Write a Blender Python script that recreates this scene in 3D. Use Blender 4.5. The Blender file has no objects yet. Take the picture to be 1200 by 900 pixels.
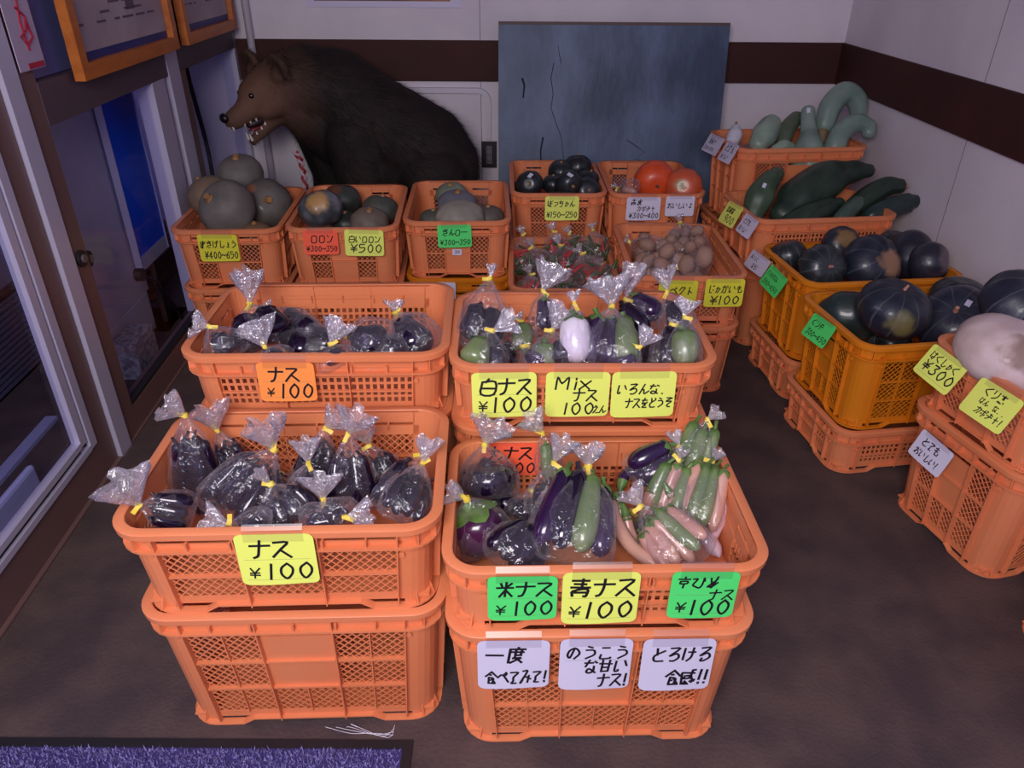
import bpy, bmesh, math, random
from mathutils import Vector, Matrix, noise
R = math.radians
PI = math.pi
rnd = random.Random(7)
S = bpy.context.scene
COL = S.collection

# ---------------------------------------------------------------- camera
CAM_H = 1.268
FPX = 871.6
CAMROT = Matrix.Rotation(R(90 - 30.33), 3, 'X') @ Matrix.Rotation(R(.383), 3, 'Z')
cam = bpy.data.objects.new('camera', bpy.data.cameras.new('camera'))
COL.objects.link(cam)
cam.matrix_world = Matrix.Translation((0, 0, CAM_H)) @ CAMROT.to_4x4()
cam.data.sensor_width = 36
cam.data.lens = FPX * 36 / 1200
cam.data.clip_start = .05
S.camera = cam

# ---------------------------------------------------------------- light
world = bpy.data.worlds.new('sky'); S.world = world
world.use_nodes = True
bg = world.node_tree.nodes['Background']
bg.inputs[0].default_value = (.50, .45, 1.0, 1)
bg.inputs[1].default_value = .55
def area(name, loc, target, sx, sy, power, color):
    l = bpy.data.lights.new(name, 'AREA'); l.shape = 'RECTANGLE'
    l.size, l.size_y, l.energy, l.color = sx, sy, power, color
    o = bpy.data.objects.new(name, l); COL.objects.link(o)
    o.location = loc
    o.rotation_euler = (Vector(target) - Vector(loc)).to_track_quat('-Z', 'Y').to_euler()
    return o
area('entrance_daylight', (-.30, -.55, 1.72), (-.05, 1.4, .3), 1.0, .7, 44, (1.0, .95, .93))
area('side_daylight', (-2.3, .75, 1.6), (.8, 2.2, .9), 1.4, 1.2, 60, (.74, .66, 1.0))
area('yard_daylight', (-3.0, 2.4, 3.4), (-1.45, 2.3, .2), 1.8, 1.8, 22, (.80, .78, 1.0))
S.view_settings.view_transform = 'Standard'
S.view_settings.look = 'None'
S.view_settings.gamma = 1
S.view_settings.exposure = 0.0
S.view_settings.use_curve_mapping = False
S.cycles.transparent_max_bounces = 20
S.cycles.max_bounces = 8

# ---------------------------------------------------------------- helpers
def ray(px, py):
    d = CAMROT @ Vector(((px - 600) / FPX, -(py - 450) / FPX, -1))
    return Vector((0, 0, CAM_H)), d
def at_y(px, py, y):
    o, d = ray(px, py); return o + d * (y / d.y)
def at_z(px, py, z):
    o, d = ray(px, py); return o + d * ((z - CAM_H) / d.z)
def at_plane(px, py, p0, n):
    o, d = ray(px, py); return o + d * ((p0 - o).dot(n) / d.dot(n))

def srgb(r, g, b):
    f = lambda c: (c / 255 / 12.92) if c <= 10 else ((c / 255 + .055) / 1.055) ** 2.4
    return (f(r), f(g), f(b), 1)

MATS = {}
def mat(name, col, rough=.5, var=None, scale=8., bump=0., bscale=60., metal=0., spec=.5, emit=0, trans=0., coat=0., detail=4, patch=None, stretch=None, stripes=None):
    """principled material; var: second colour mixed in by noise; patch: (direction, colour, size) pigment spot in object space"""
    if name in MATS: return MATS[name]
    m = bpy.data.materials.new(name); m.use_nodes = True; MATS[name] = m
    nt = m.node_tree; N = nt.nodes; L = nt.links
    p = N['Principled BSDF']
    p.inputs['Base Color'].default_value = col
    p.inputs['Roughness'].default_value = rough
    p.inputs['Metallic'].default_value = metal
    p.inputs['Specular IOR Level'].default_value = spec
    if coat: p.inputs['Coat Weight'].default_value = coat; p.inputs['Coat Roughness'].default_value = .08
    tc = N.new('ShaderNodeTexCoord'); src = tc.outputs['Object']
    if stretch:
        mp = N.new('ShaderNodeMapping'); mp.inputs['Scale'].default_value = stretch
        L.new(src, mp.inputs[0]); src = mp.outputs[0]
    out = None
    if var:
        n = N.new('ShaderNodeTexNoise'); n.inputs['Scale'].default_value = scale; n.inputs['Detail'].default_value = detail
        L.new(src, n.inputs['Vector'])
        r = N.new('ShaderNodeMapRange'); r.inputs[1].default_value = .38; r.inputs[2].default_value = .62
        L.new(n.outputs[0], r.inputs[0])
        mx = N.new('ShaderNodeMix'); mx.data_type = 'RGBA'
        mx.inputs[6].default_value = col; mx.inputs[7].default_value = var
        L.new(r.outputs[0], mx.inputs[0]); out = mx.outputs[2]
    if patch:
        d, pc, size = patch
        vm = N.new('ShaderNodeVectorMath'); vm.operation = 'NORMALIZE'; L.new(tc.outputs['Object'], vm.inputs[0])
        ds = N.new('ShaderNodeVectorMath'); ds.operation = 'DISTANCE'; ds.inputs[1].default_value = Vector(d).normalized()
        L.new(vm.outputs[0], ds.inputs[0])
        n2 = N.new('ShaderNodeTexNoise'); n2.inputs['Scale'].default_value = 30; n2.inputs['Detail'].default_value = 5
        L.new(tc.outputs['Object'], n2.inputs['Vector'])
        ad = N.new('ShaderNodeMath'); ad.operation = 'MULTIPLY_ADD'; ad.inputs[1].default_value = .7
        L.new(n2.outputs[0], ad.inputs[0]); L.new(ds.outputs['Value'], ad.inputs[2])
        r2 = N.new('ShaderNodeMapRange'); r2.inputs[1].default_value = size + .35 - .12; r2.inputs[2].default_value = size + .35 + .12
        r2.inputs[3].default_value = 1; r2.inputs[4].default_value = 0
        L.new(ad.outputs[0], r2.inputs[0])
        m2 = N.new('ShaderNodeMix'); m2.data_type = 'RGBA'; m2.inputs[7].default_value = pc
        if out: L.new(out, m2.inputs[6])
        else: m2.inputs[6].default_value = col
        L.new(r2.outputs[0], m2.inputs[0]); out = m2.outputs[2]
    if stripes:
        n_, sc_, wd = stripes
        sx = N.new('ShaderNodeSeparateXYZ'); L.new(tc.outputs['Object'], sx.inputs[0])
        at = N.new('ShaderNodeMath'); at.operation = 'ARCTAN2'; L.new(sx.outputs[1], at.inputs[0]); L.new(sx.outputs[0], at.inputs[1])
        n3 = N.new('ShaderNodeTexNoise'); n3.inputs['Scale'].default_value = 25; L.new(tc.outputs['Object'], n3.inputs['Vector'])
        a2 = N.new('ShaderNodeMath'); a2.operation = 'MULTIPLY_ADD'; a2.inputs[1].default_value = n_; L.new(at.outputs[0], a2.inputs[0]); L.new(n3.outputs[0], a2.inputs[2])
        cs = N.new('ShaderNodeMath'); cs.operation = 'COSINE'; L.new(a2.outputs[0], cs.inputs[0])
        r3 = N.new('ShaderNodeMapRange'); r3.inputs[1].default_value = 1 - wd; r3.inputs[2].default_value = 1; r3.inputs[4].default_value = .75; L.new(cs.outputs[0], r3.inputs[0])
        n4 = N.new('ShaderNodeTexNoise'); n4.inputs['Scale'].default_value = 12; L.new(tc.outputs['Object'], n4.inputs['Vector'])
        m4 = N.new('ShaderNodeMath'); m4.operation = 'MULTIPLY'; L.new(r3.outputs[0], m4.inputs[0]); L.new(n4.outputs[0], m4.inputs[1])
        m3 = N.new('ShaderNodeMix'); m3.data_type = 'RGBA'; m3.inputs[7].default_value = sc_
        if out: L.new(out, m3.inputs[6])
        else: m3.inputs[6].default_value = col
        L.new(m4.outputs[0], m3.inputs[0]); out = m3.outputs[2]
    if out: L.new(out, p.inputs['Base Color'])
    if bump:
        b = N.new('ShaderNodeTexNoise'); b.inputs['Scale'].default_value = bscale; b.inputs['Detail'].default_value = 5
        L.new(src, b.inputs['Vector'])
        bn = N.new('ShaderNodeBump'); bn.inputs['Strength'].default_value = bump; bn.inputs['Distance'].default_value = .004
        L.new(b.outputs[0], bn.inputs['Height']); L.new(bn.outputs[0], p.inputs['Normal'])
    if trans:
        t = N.new('ShaderNodeBsdfTranslucent'); t.inputs[0].default_value = col
        ms = N.new('ShaderNodeMixShader'); ms.inputs[0].default_value = trans
        L.new(p.outputs[0], ms.inputs[1]); L.new(t.outputs[0], ms.inputs[2])
        L.new(ms.outputs[0], N['Material Output'].inputs[0])
    if emit:
        p.inputs['Emission Color'].default_value = col; p.inputs['Emission Strength'].default_value = emit
    return m

def film_mat(name, base, edge, tint=(.93, .90, 1, 1), bscale=45, bump=.9):
    """crinkled cellophane: clear where it faces you, white and shiny on its folds"""
    m = bpy.data.materials.new(name); m.use_nodes = True; MATS[name] = m
    nt = m.node_tree; N = nt.nodes; L = nt.links; N.remove(N['Principled BSDF'])
    tc = N.new('ShaderNodeTexCoord')
    mp = N.new('ShaderNodeMapping'); mp.inputs['Scale'].default_value = (1, 1, 1); L.new(tc.outputs['Object'], mp.inputs[0])
    n = N.new('ShaderNodeTexNoise'); n.inputs['Scale'].default_value = bscale; n.inputs['Detail'].default_value = 3; n.inputs['Distortion'].default_value = 1.6
    L.new(mp.outputs[0], n.inputs['Vector'])
    v = N.new('ShaderNodeTexVoronoi'); v.feature = 'DISTANCE_TO_EDGE'; v.inputs['Scale'].default_value = bscale * .8
    L.new(mp.outputs[0], v.inputs['Vector'])
    ad = N.new('ShaderNodeMath'); ad.operation = 'MULTIPLY_ADD'; ad.inputs[1].default_value = 1.2
    L.new(n.outputs[0], ad.inputs[0]); L.new(v.outputs['Distance'], ad.inputs[2])
    b = N.new('ShaderNodeBump'); b.inputs['Strength'].default_value = bump; b.inputs['Distance'].default_value = .006
    L.new(ad.outputs[0], b.inputs['Height'])
    tr = N.new('ShaderNodeBsdfTransparent'); tr.inputs[0].default_value = (.97, .96, .98, 1)
    gl = N.new('ShaderNodeBsdfGlossy'); gl.inputs['Roughness'].default_value = .10; gl.inputs[0].default_value = (1, 1, 1, 1); L.new(b.outputs[0], gl.inputs['Normal'])
    df = N.new('ShaderNodeBsdfTranslucent'); df.inputs[0].default_value = tint
    d2 = N.new('ShaderNodeBsdfDiffuse'); d2.inputs[0].default_value = tint; L.new(b.outputs[0], d2.inputs['Normal'])
    md = N.new('ShaderNodeMixShader'); L.new(d2.outputs[0], md.inputs[1]); L.new(df.outputs[0], md.inputs[2])
    mg = N.new('ShaderNodeMixShader'); mg.inputs[0].default_value = .52; L.new(md.outputs[0], mg.inputs[1]); L.new(gl.outputs[0], mg.inputs[2])
    lw = N.new('ShaderNodeLayerWeight'); lw.inputs['Blend'].default_value = .45; L.new(b.outputs[0], lw.inputs['Normal'])
    mr = N.new('ShaderNodeMapRange'); mr.inputs[1].default_value = .25; mr.inputs[2].default_value = 1.0
    mr.inputs[3].default_value = base; mr.inputs[4].default_value = edge
    L.new(lw.outputs['Facing'], mr.inputs[0])
    ms = N.new('ShaderNodeMixShader'); L.new(mr.outputs[0], ms.inputs[0]); L.new(tr.outputs[0], ms.inputs[1]); L.new(mg.outputs[0], ms.inputs[2])
    L.new(ms.outputs[0], N['Material Output'].inputs[0])
    return m

def glass_mat(name, tint, fac, rough=.02):
    m = bpy.data.materials.new(name); m.use_nodes = True; MATS[name] = m
    nt = m.node_tree; N = nt.nodes; L = nt.links; N.remove(N['Principled BSDF'])
    tr = N.new('ShaderNodeBsdfTransparent'); tr.inputs[0].default_value = tint
    gl = N.new('ShaderNodeBsdfGlossy'); gl.inputs['Roughness'].default_value = rough
    ms = N.new('ShaderNodeMixShader'); ms.inputs[0].default_value = fac
    L.new(tr.outputs[0], ms.inputs[1]); L.new(gl.outputs[0], ms.inputs[2]); L.new(ms.outputs[0], N['Material Output'].inputs[0])
    return m

class MB:
    def __init__(s): s.v = []; s.f = []
    def quadbox(s, c):
        b = len(s.v); s.v += [tuple(p) for p in c]
        s.f += [tuple(b + i for i in q) for q in ((0,3,2,1),(4,5,6,7),(0,1,5,4),(1,2,6,5),(2,3,7,6),(3,0,4,7))]
    def box(s, x0, x1, y0, y1, z0, z1, M=None):
        c = [(x0,y0,z0),(x1,y0,z0),(x1,y1,z0),(x0,y1,z0),(x0,y0,z1),(x1,y0,z1),(x1,y1,z1),(x0,y1,z1)]
        if M is not None: c = [M @ Vector(p) for p in c]
        s.quadbox(c)
    def grid(s, rows, closed=False):
        """rows: list of equal-length point lists"""
        b = len(s.v); n = len(rows[0])
        for r in rows: s.v += [tuple(p) for p in r]
        for i in range(len(rows) - 1):
            for j in range(n if closed else n - 1):
                k = (j + 1) % n
                s.f.append((b + i*n + j, b + i*n + k, b + (i+1)*n + k, b + (i+1)*n + j))
    def cap(s, pts, flip=False):
        b = len(s.v); s.v += [tuple(p) for p in pts]
        f = tuple(range(b, b + len(pts))); s.f.append(f[::-1] if flip else f)
    def tube(s, spine, radii, n=12, ribs=0, ramp=0., flat=1., up=None, phase=0.):
        pts = [Vector(p) for p in spine]
        if not isinstance(radii, (list, tuple)): radii = [radii] * len(pts)
        t = (pts[1] - pts[0]).normalized()
        u = Vector(up) if up is not None else (Vector((0,0,1)) if abs(t.z) < .9 else Vector((1,0,0)))
        u = (u - t * u.dot(t)).normalized(); rows = []
        for i, p in enumerate(pts):
            a = pts[max(i-1, 0)]; c = pts[min(i+1, len(pts)-1)]; t = (c - a).normalized()
            u = (u - t * u.dot(t)).normalized(); w = t.cross(u)
            rows.append([p + (u * math.cos(2*PI*j/n) * flat + w * math.sin(2*PI*j/n)) * radii[i] * (1 - ramp * (.5 - .5*math.cos(ribs*2*PI*j/n + phase))) for j in range(n)])
        s.grid(rows, True); s.cap(rows[0], True); s.cap(rows[-1])
        return rows
    def build(s, name, m, parent=None, smooth=False, M=None, label=None):
        me = bpy.data.meshes.new(name); me.from_pydata(s.v, [], s.f); me.validate(); me.update()
        if smooth: me.shade_smooth()
        if m is not None: me.materials.append(m)
        o = bpy.data.objects.new(name, me); COL.objects.link(o)
        if parent is not None: o.parent = parent
        if M is not None: o.matrix_world = M if parent is None else M
        if label: o['label'] = label
        return o
def autosmooth(o, ang=35):
    o.data.shade_smooth()
    bm = bmesh.new(); bm.from_mesh(o.data)
    bmesh.ops.recalc_face_normals(bm, faces=bm.faces)
    for e in bm.edges:
        if len(e.link_faces) == 2 and e.calc_face_angle(0) > R(ang): e.smooth = False
    bm.to_mesh(o.data); bm.free()
    return o
def thing(name, label, cat, loc=(0,0,0), rz=0., group=None):
    o = bpy.data.objects.new(name, None); COL.objects.link(o)
    o.empty_display_size = .05
    o.location = loc; o.rotation_euler = (0, 0, rz); o['label'] = label; o['category'] = cat
    if group: o['group'] = group
    return o
def tag(o, label, cat, group=None):
    o['label'] = label; o['category'] = cat
    if group: o['group'] = group
    return o
def struct(o): o['kind'] = 'structure'; return o
def copy_tree(o, parent=None):
    c = o.copy(); COL.objects.link(c); c.parent = parent
    if parent is not None: c.matrix_parent_inverse = o.matrix_parent_inverse.copy()
    for ch in list(o.children): copy_tree(ch, c)
    return c
def interp(xs, ys, x):
    if x <= xs[0]: return ys[0]
    for i in range(1, len(xs)):
        if x <= xs[i]:
            t = (x - xs[i-1]) / (xs[i] - xs[i-1]); t = t*t*(3-2*t) if False else t
            return ys[i-1] + (ys[i] - ys[i-1]) * t
    return ys[-1]
def catmull(pts, n=6):
    P = [Vector(p) for p in pts]; P = [P[0]*2 - P[1]] + P + [P[-1]*2 - P[-2]]; out = []
    for i in range(1, len(P) - 2):
        for k in range(n):
            t = k / n
            out.append(.5 * ((2*P[i]) + (P[i+1]-P[i-1])*t + (2*P[i-1]-5*P[i]+4*P[i+1]-P[i+2])*t*t + (3*P[i]-P[i-1]-3*P[i+1]+P[i+2])*t**3))
    out.append(P[-2]); return out
# ================================================================ the room
WX, WY, CZ = 1.45, 3.58, 2.3            # right wall, back wall, ceiling
m_wall = mat('painted_wall', srgb(228, 218, 226), .7, srgb(218, 208, 218), 3, .25, 160)
m_band = mat('brown_band', srgb(70, 36, 34), .65, srgb(62, 33, 32), 5, spec=.25)
m_floor = mat('concrete_floor', srgb(86, 68, 65), .75, srgb(66, 52, 54), 7, .5, 120, detail=8)
m_joint = mat('wall_joint', srgb(140, 132, 142), .8)
m_frame = mat('bronze_frame', srgb(110, 82, 80), .42, metal=.0)
m_alu = mat('pale_aluminium', srgb(196, 190, 214), .35, metal=.25)
m_dark = mat('dark_rubber', srgb(28, 24, 28), .6)
m_white = mat('white_plastic', srgb(214, 208, 220), .45)
m_black = mat('black', srgb(14, 12, 14), .5)

b = MB(); b.box(-2.0, 2.2, -1.2, WY + .1, -.06, 0); struct(b.build('floor', m_floor))
b = MB(); b.box(-1.6, 1.9, WY, WY + .1, 0, CZ); struct(b.build('wall_back', m_wall))
b = MB(); b.box(WX, WX + .1, 1.85, WY, 0, CZ); b.box(WX, WX + .55, 1.77, 1.85, 0, CZ); b.box(WX + .47, WX + .55, .2, 1.77, 0, CZ); struct(b.build('wall_right', m_wall))
b = MB(); b.box(-1.6, 2.05, .1, WY + .1, CZ, CZ + .08); struct(b.build('ceiling', mat('ceiling_paint', srgb(170, 160, 172), .8, srgb(160, 152, 165), 4)))
b = MB(); b.box(-1.24, WX, WY - .012, WY, .753, .921); struct(b.build('trim_back', m_band))
b = MB(); b.box(WX - .012, WX, 1.85, WY - .012, .753, .921); struct(b.build('trim_right', m_band))
b = MB()
for x in (-.15,): b.box(x - .0015, x + .0015, WY - .0012, WY, .921, CZ); b.box(x - .0015, x + .0015, WY - .0012, WY, 0, .753)
for y in (2.45,): b.box(WX - .0012, WX, y - .0015, y + .0015, .921, CZ); b.box(WX - .0012, WX, y - .0015, y + .0015, 0, .753)
struct(b.build('trim_joint', m_joint))

# left side: a glazed aluminium partition, coordinates (s along it, d behind it, z)
P0 = Vector((-1.09, 1.10, 0)); TS = Vector((-.14, 2.48, 0)).normalized(); NO = Vector((-TS.y, TS.x, 0))
LM = Matrix(((TS.x, NO.x, 0, P0.x), (TS.y, NO.y, 0, P0.y), (0, 0, 1, 0), (0, 0, 0, 1)))
def lbox(b, s0, s1, d0, d1, z0, z1): b.box(s0, s1, d0, d1, z0, z1)
def lbuild(b, name, m, parent=None, smooth=False):
    o = b.build(name, m, None, smooth); o.matrix_world = LM
    if parent is not None: o.parent = parent; o.matrix_parent_inverse = Matrix(); o.matrix_basis = Matrix()
    return o
def lroot(name):
    o = bpy.data.objects.new(name, None); COL.objects.link(o); o.matrix_world = LM; o['kind'] = 'structure'; return o
m_glass = glass_mat('window_glass', (.90, .90, .97, 1), .035)
# leaf of the sliding door nearest the camera
d1 = lroot('door_1')
b = MB(); lbox(b, .545, .628, 0, .04, 0, 2.05); lbox(b, -.75, -.66, 0, .04, 0, 2.05); lbuild(b, 'stile', m_frame, d1)
b = MB(); lbox(b, -.66, .545, 0, .04, .008, .115); lbox(b, -.66, .545, 0, .04, 1.95, 2.05); lbuild(b, 'rail', m_frame, d1)
b = MB(); lbox(b, .478, .506, -.003, .02, .145, 1.95); lbox(b, .514, .545, -.006, .02, .115, 1.95)
lbox(b, -.66, .478, -.003, .02, .142, .158); lbox(b, -.66, .514, -.006, .02, .112, .128); lbuild(b, 'glazing_bead', m_alu, d1)
b = MB(); lbox(b, -.66, .478, .004, .016, .128, .142); lbox(b, .506, .514, .004, .016, .128, 1.95); lbuild(b, 'gasket', m_dark, d1)
b = MB(); lbox(b, -.66, .478, .010, .015, .15, 1.95); lbuild(b, 'glass_pane', m_glass, d1)
# jamb + second panel
j = lroot('trim_2')
b = MB(); lbox(b, .632, .695, -.012, .05, 0, 2.1); lbuild(b, 'jamb', m_alu, j)
w1 = lroot('window_1')
b = MB(); lbox(b, .697, .775, -.004, .045, 0, 2.1); lbuild(b, 'stile', m_frame, w1)
b = MB(); lbox(b, .775, 2.60, -.004, .045, 0, .085); lbuild(b, 'bottom_rail', m_frame, w1)
b = MB(); lbox(b, .775, 2.60, -.002, .02, .085, .097); lbuild(b, 'gasket', m_dark, w1)
b = MB(); lbox(b, .775, 2.50, -.006, .045, .888, .988); lbuild(b, 'transom', mat('transom_brown', srgb(84, 66, 76), .5), w1)
b = MB(); lbox(b, 1.455, 1.565, -.006, .05, .085, .888); lbuild(b, 'mullion', m_alu, w1)
b = MB(); lbox(b, 1.610, 1.715, -.010, .05, .0, 2.1); lbuild(b, 'post', m_alu, w1)
b = MB(); lbox(b, 1.565, 1.610, .012, .05, .085, .888); lbox(b, 1.715, 1.79, -.004, .05, .085, .888); lbuild(b, 'mullion', m_frame, w1)
b = MB(); lbox(b, .775, 1.457, .014, .019, .097, .888); lbuild(b, 'glass_pane', m_glass, w1)
b = MB(); lbox(b, 1.79, 2.50, .014, .019, .097, .888); lbuild(b, 'glass_pane', m_glass, w1)
b = MB(); lbox(b, .70, 2.60, -.004, .05, 2.05, 2.3); lbox(b, -.8, .70, -.004, .05, 2.06, 2.3); lbuild(b, 'header', m_frame, w1)
b = MB(); lbox(b, 2.44, 2.52, -.006, .06, 0, 2.1); lbuild(b, 'post', m_alu, w1)
# bluish board above the transom
up = lroot('window_2')
b = MB(); lbox(b, .775, 1.575, .02, .03, .99, 2.05); lbox(b, 1.655, 2.44, .02, .03, .99, 2.05); lbuild(b, 'panel', mat('blue_grey_panel', srgb(112, 112, 165), .35), up)
# threshold
b = MB(); lbox(b, -.8, 2.5, -.012, .06, 0, .007); o = lbuild(b, 'trim_3', m_frame); struct(o)

# outside, beyond the glass
m_out = mat('outdoor_paving', srgb(104, 98, 110), .85, srgb(70, 66, 80), 12, .6, 60, detail=8)
b = MB(); b.box(-6.5, -1.32, -2.5, 5.5, -.08, -.02); struct(b.build('ground', m_out))
o = MB(); o.box(-1.86, -1.78, .4, 5.5, -.02, 2.6); struct(o.build('wall_outside', mat('outdoor_wall', srgb(140, 132, 160), .8, srgb(124, 116, 144), 2)))
def lthing(name, label, cat, m, boxes, smooth=False, bev=0):
    b = MB()
    for q in boxes: lbox(b, *q)
    o = lbuild(b, name, m)
    if bev:
        md = o.modifiers.new('b', 'BEVEL'); md.width = bev; md.segments = 2
    return tag(o, label, cat)
lthing('display_board', 'pale grey board standing outside the glass panel left of the blue banner', 'board',
       mat('grey_board', srgb(206, 200, 210), .6, srgb(188, 182, 196), 3), [(.93, 1.52, .20, .225, .15, 1.7), (.95, 1.50, .20, .225, -.02, .15)], bev=.004)
bn = thing('banner', 'bright blue upright banner with a white foot outside the glass', 'banner'); bn.matrix_world = LM
def lpart(name, m, boxes, parent):
    b = MB()
    for q in boxes: lbox(b, *q)
    o = b.build(name, m); o.parent = parent; return o
lpart('sheet', mat('banner_blue', srgb(2, 110, 255), .4, srgb(4, 102, 255), 3), [(1.44, 1.70, .17, .185, .30, 1.7)], bn)
lpart('edge_strip', m_alu, [(1.4375, 1.44, .165, .19, .25, 1.7), (1.70, 1.7035, .165, .19, .25, 1.7)], bn)
lpart('foot_panel', m_white, [(1.44, 1.70, .168, .187, .25, .30)], bn)
lpart('base', m_dark, [(1.55, 1.59, .172, .19, -.02, .25), (1.46, 1.68, .14, .30, -.02, 0)], bn)
lthing('concrete_block', 'pale speckled concrete kerb block on the ground outside the glass', 'block',
       mat('speckled_concrete', srgb(170, 166, 172), .85, srgb(112, 108, 118), 60, .5, 80, detail=6), [(1.09, 1.26, .10, .18, -.02, .13)], bev=.006)
lthing('timber_plank', 'brown timber plank lying outside behind the concrete block', 'plank',
       mat('wet_timber', srgb(92, 66, 62), .6, srgb(66, 48, 48), 20, stretch=(1, 8, 8)), [(1.45, 2.3, .31, .36, -.02, .12)], bev=.004)
lthing('paving_slab', 'light grey slab lying outside below the blue banner', 'slab',
       mat('slab_grey', srgb(150, 145, 165), .8, srgb(130, 126, 145), 9), [(1.45, 2.3, .40, .80, -.02, .17)], bev=.005)
lthing('drain_kerb', 'pale kerb strip on the ground outside the sliding door', 'kerb',
       mat('kerb_pale', srgb(150, 150, 190), .8), [(-.9, .85, .27, .305, -.02, .012)])
lthing('white_signboard', 'low white sign board on the ground outside the sliding door', 'sign',
       mat('sign_pale', srgb(176, 176, 214), .7), [(.20, .45, .11, .13, -.02, .12)], bev=.01)
# louvred grating outside
gr = thing('grating', 'dark ribbed metal grating standing outside behind the sliding door', 'grating'); gr.matrix_world = LM
lpart('grating_frame', m_dark, [(-.3, 1.6, .50, .53, -.02, .0), (-.3, 1.6, .50, .53, .275, .29), (-.3, -.28, .50, .53, 0, .275), (1.58, 1.6, .50, .53, 0, .275)], gr)
proto = None
for i in range(14):
    if proto is None: proto = lpart('slat', mat('slat_grey', srgb(96, 92, 116), .5), [(-.28, 1.58, .505, .525, .0, .010)], gr); q = proto
    else: q = proto.copy(); COL.objects.link(q); q.parent = gr
    q.location = (0, 0, .004 + i * .0195)
# stopper arm with round foot leaning against glass and cables
st = thing('prop_rod', 'thin black rod with a round pad leaning outside the glass', 'rod'); st.matrix_world = LM
b = MB(); b.tube([(1.26, .10, .31), (1.36, .10, .25), (1.50, .10, .05), (1.55, .10, -.02)], .007, 8); q = b.build('rod', m_black, smooth=True); q.parent = st
b = MB(); b.tube([(1.255, .085, .312), (1.255, .11, .312)], .022, 14); q = b.build('pad', m_black, smooth=True); q.parent = st
for k, (s, d, lab) in enumerate([(1.80, .07, 'thin black cable hanging outside behind the narrow pane, nearest the posts'), (1.86, .09, 'thin black cable hanging outside behind the narrow pane, middle of three'), (2.02, .08, 'thicker black cable hanging outside behind the narrow pane, farthest from the posts')]):
    b = MB(); b.tube(catmull([(s, d, 1.6), (s + .02, d, .9), (s + .05 + .02 * k, d, .5), (s + .03, d, .1), (s + .03, d, -.02)], 5), .006 + .003 * (k == 2), 7)
    tag(lbuild(b, 'cable', m_black, smooth=True), lab, 'cable', 'cables hanging outside the glass')
for s, d, lab in ((.735, -.004, 'round dark finger pull on the brown stile of the glazed partition'), (.80, .014, 'round dark suction knob on the glass beside the brown stile')):
    kn = thing('suction_hook', lab, 'knob'); kn.matrix_world = LM
    z = .565 if s < .78 else .54
    b = MB(); b.tube([(s, d, z), (s, d - .008, z)], .022, 18); q = b.build('disc', m_dark, smooth=False); q.parent = kn
    b = MB(); b.tube([(s, d - .008, z), (s, d - .014, z)], .011, 14); q = b.build('button', mat('knob_centre', srgb(96, 84, 90), .3), smooth=False); q.parent = kn

# framed notices hung on the partition
m_wood = mat('orange_wood', srgb(188, 104, 36), .45, srgb(170, 90, 30), 6, stretch=(1, 6, 6))
m_paper = mat('notice_paper', srgb(176, 160, 168), .6, srgb(160, 142, 152), 5)
m_print = mat('notice_print', srgb(96, 74, 96), .6)
def frame_pic(s0, s1, z0, z1, lab, seed):
    t = thing('framed_notice', lab, 'notice', group='framed notices on the glazed partition'); t.matrix_world = LM
    w = .038; d0, d1 = -.045, -.018
    lpart('frame_bar', m_wood, [(s0, s0 + w, d0, d1, z0, z1)], t); lpart('frame_bar', m_wood, [(s1 - w, s1, d0, d1, z0, z1)], t)
    lpart('frame_bar', m_wood, [(s0 + w, s1 - w, d0, d1, z0, z0 + w)], t); lpart('frame_bar', m_wood, [(s0 + w, s1 - w, d0, d1, z1 - w, z1)], t)
    lpart('mount', mat('mount_blue', srgb(30, 34, 110), .5), [(s0 + w, s1 - w, -.024, -.02, z0 + w, z1 - w)], t)
    lpart('sheet', m_paper, [(s0 + w + .008, s1 - w - .004, -.0265, -.0245, z0 + w + .022, z1 - w - .004)], t)
    rr = random.Random(seed); b = MB()
    zz = z0 + .12
    while zz < z1 - .08:
        s = s0 + .07
        while s < s1 - .12:
            l = rr.uniform(.02, .08)
            if rr.random() < .55: lbox(b, s, s + l, -.0275, -.0268, zz, zz + .006)
            s += l + .02
        zz += .022
    lbox(b, s0 + .40, s0 + .46, -.0275, -.0268, z0 + .14, z0 + .20)
    q = b.build('print', m_print); q.parent = t
frame_pic(.935, 1.665, .968, 1.50, 'larger orange wood framed notice hanging at the left, nearer the sliding door', 3)
frame_pic(1.76, 2.40, .968, 1.50, 'orange wood framed notice hanging nearest the corner by the bear', 4)
pt = thing('poster', 'narrow white poster with red brush marks left of the framed notices', 'poster'); pt.matrix_world = LM
lpart('sheet', mat('poster_white', srgb(176, 160, 186), .6), [(.70, .815, -.017, -.015, 1.02, 1.42)], pt)
b = MB(); lbox(b, .74, .81, -.0180, -.0172, 1.022, 1.034); lbox(b, .712, .77, -.0180, -.0172, 1.17, 1.26)
b.tube([(.75, -.018, 1.15), (.78, -.018, 1.13), (.77, -.018, 1.10), (.74, -.018, 1.09), (.76, -.018, 1.07), (.79, -.018, 1.085), (.78, -.018, 1.12)], .003, 5)
b.tube([(.765, -.018, 1.165), (.755, -.018, 1.12), (.76, -.018, 1.06)], .0025, 5)
q = b.build('red_mark', mat('poster_red', srgb(170, 30, 60), .5)); q.parent = pt

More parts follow.
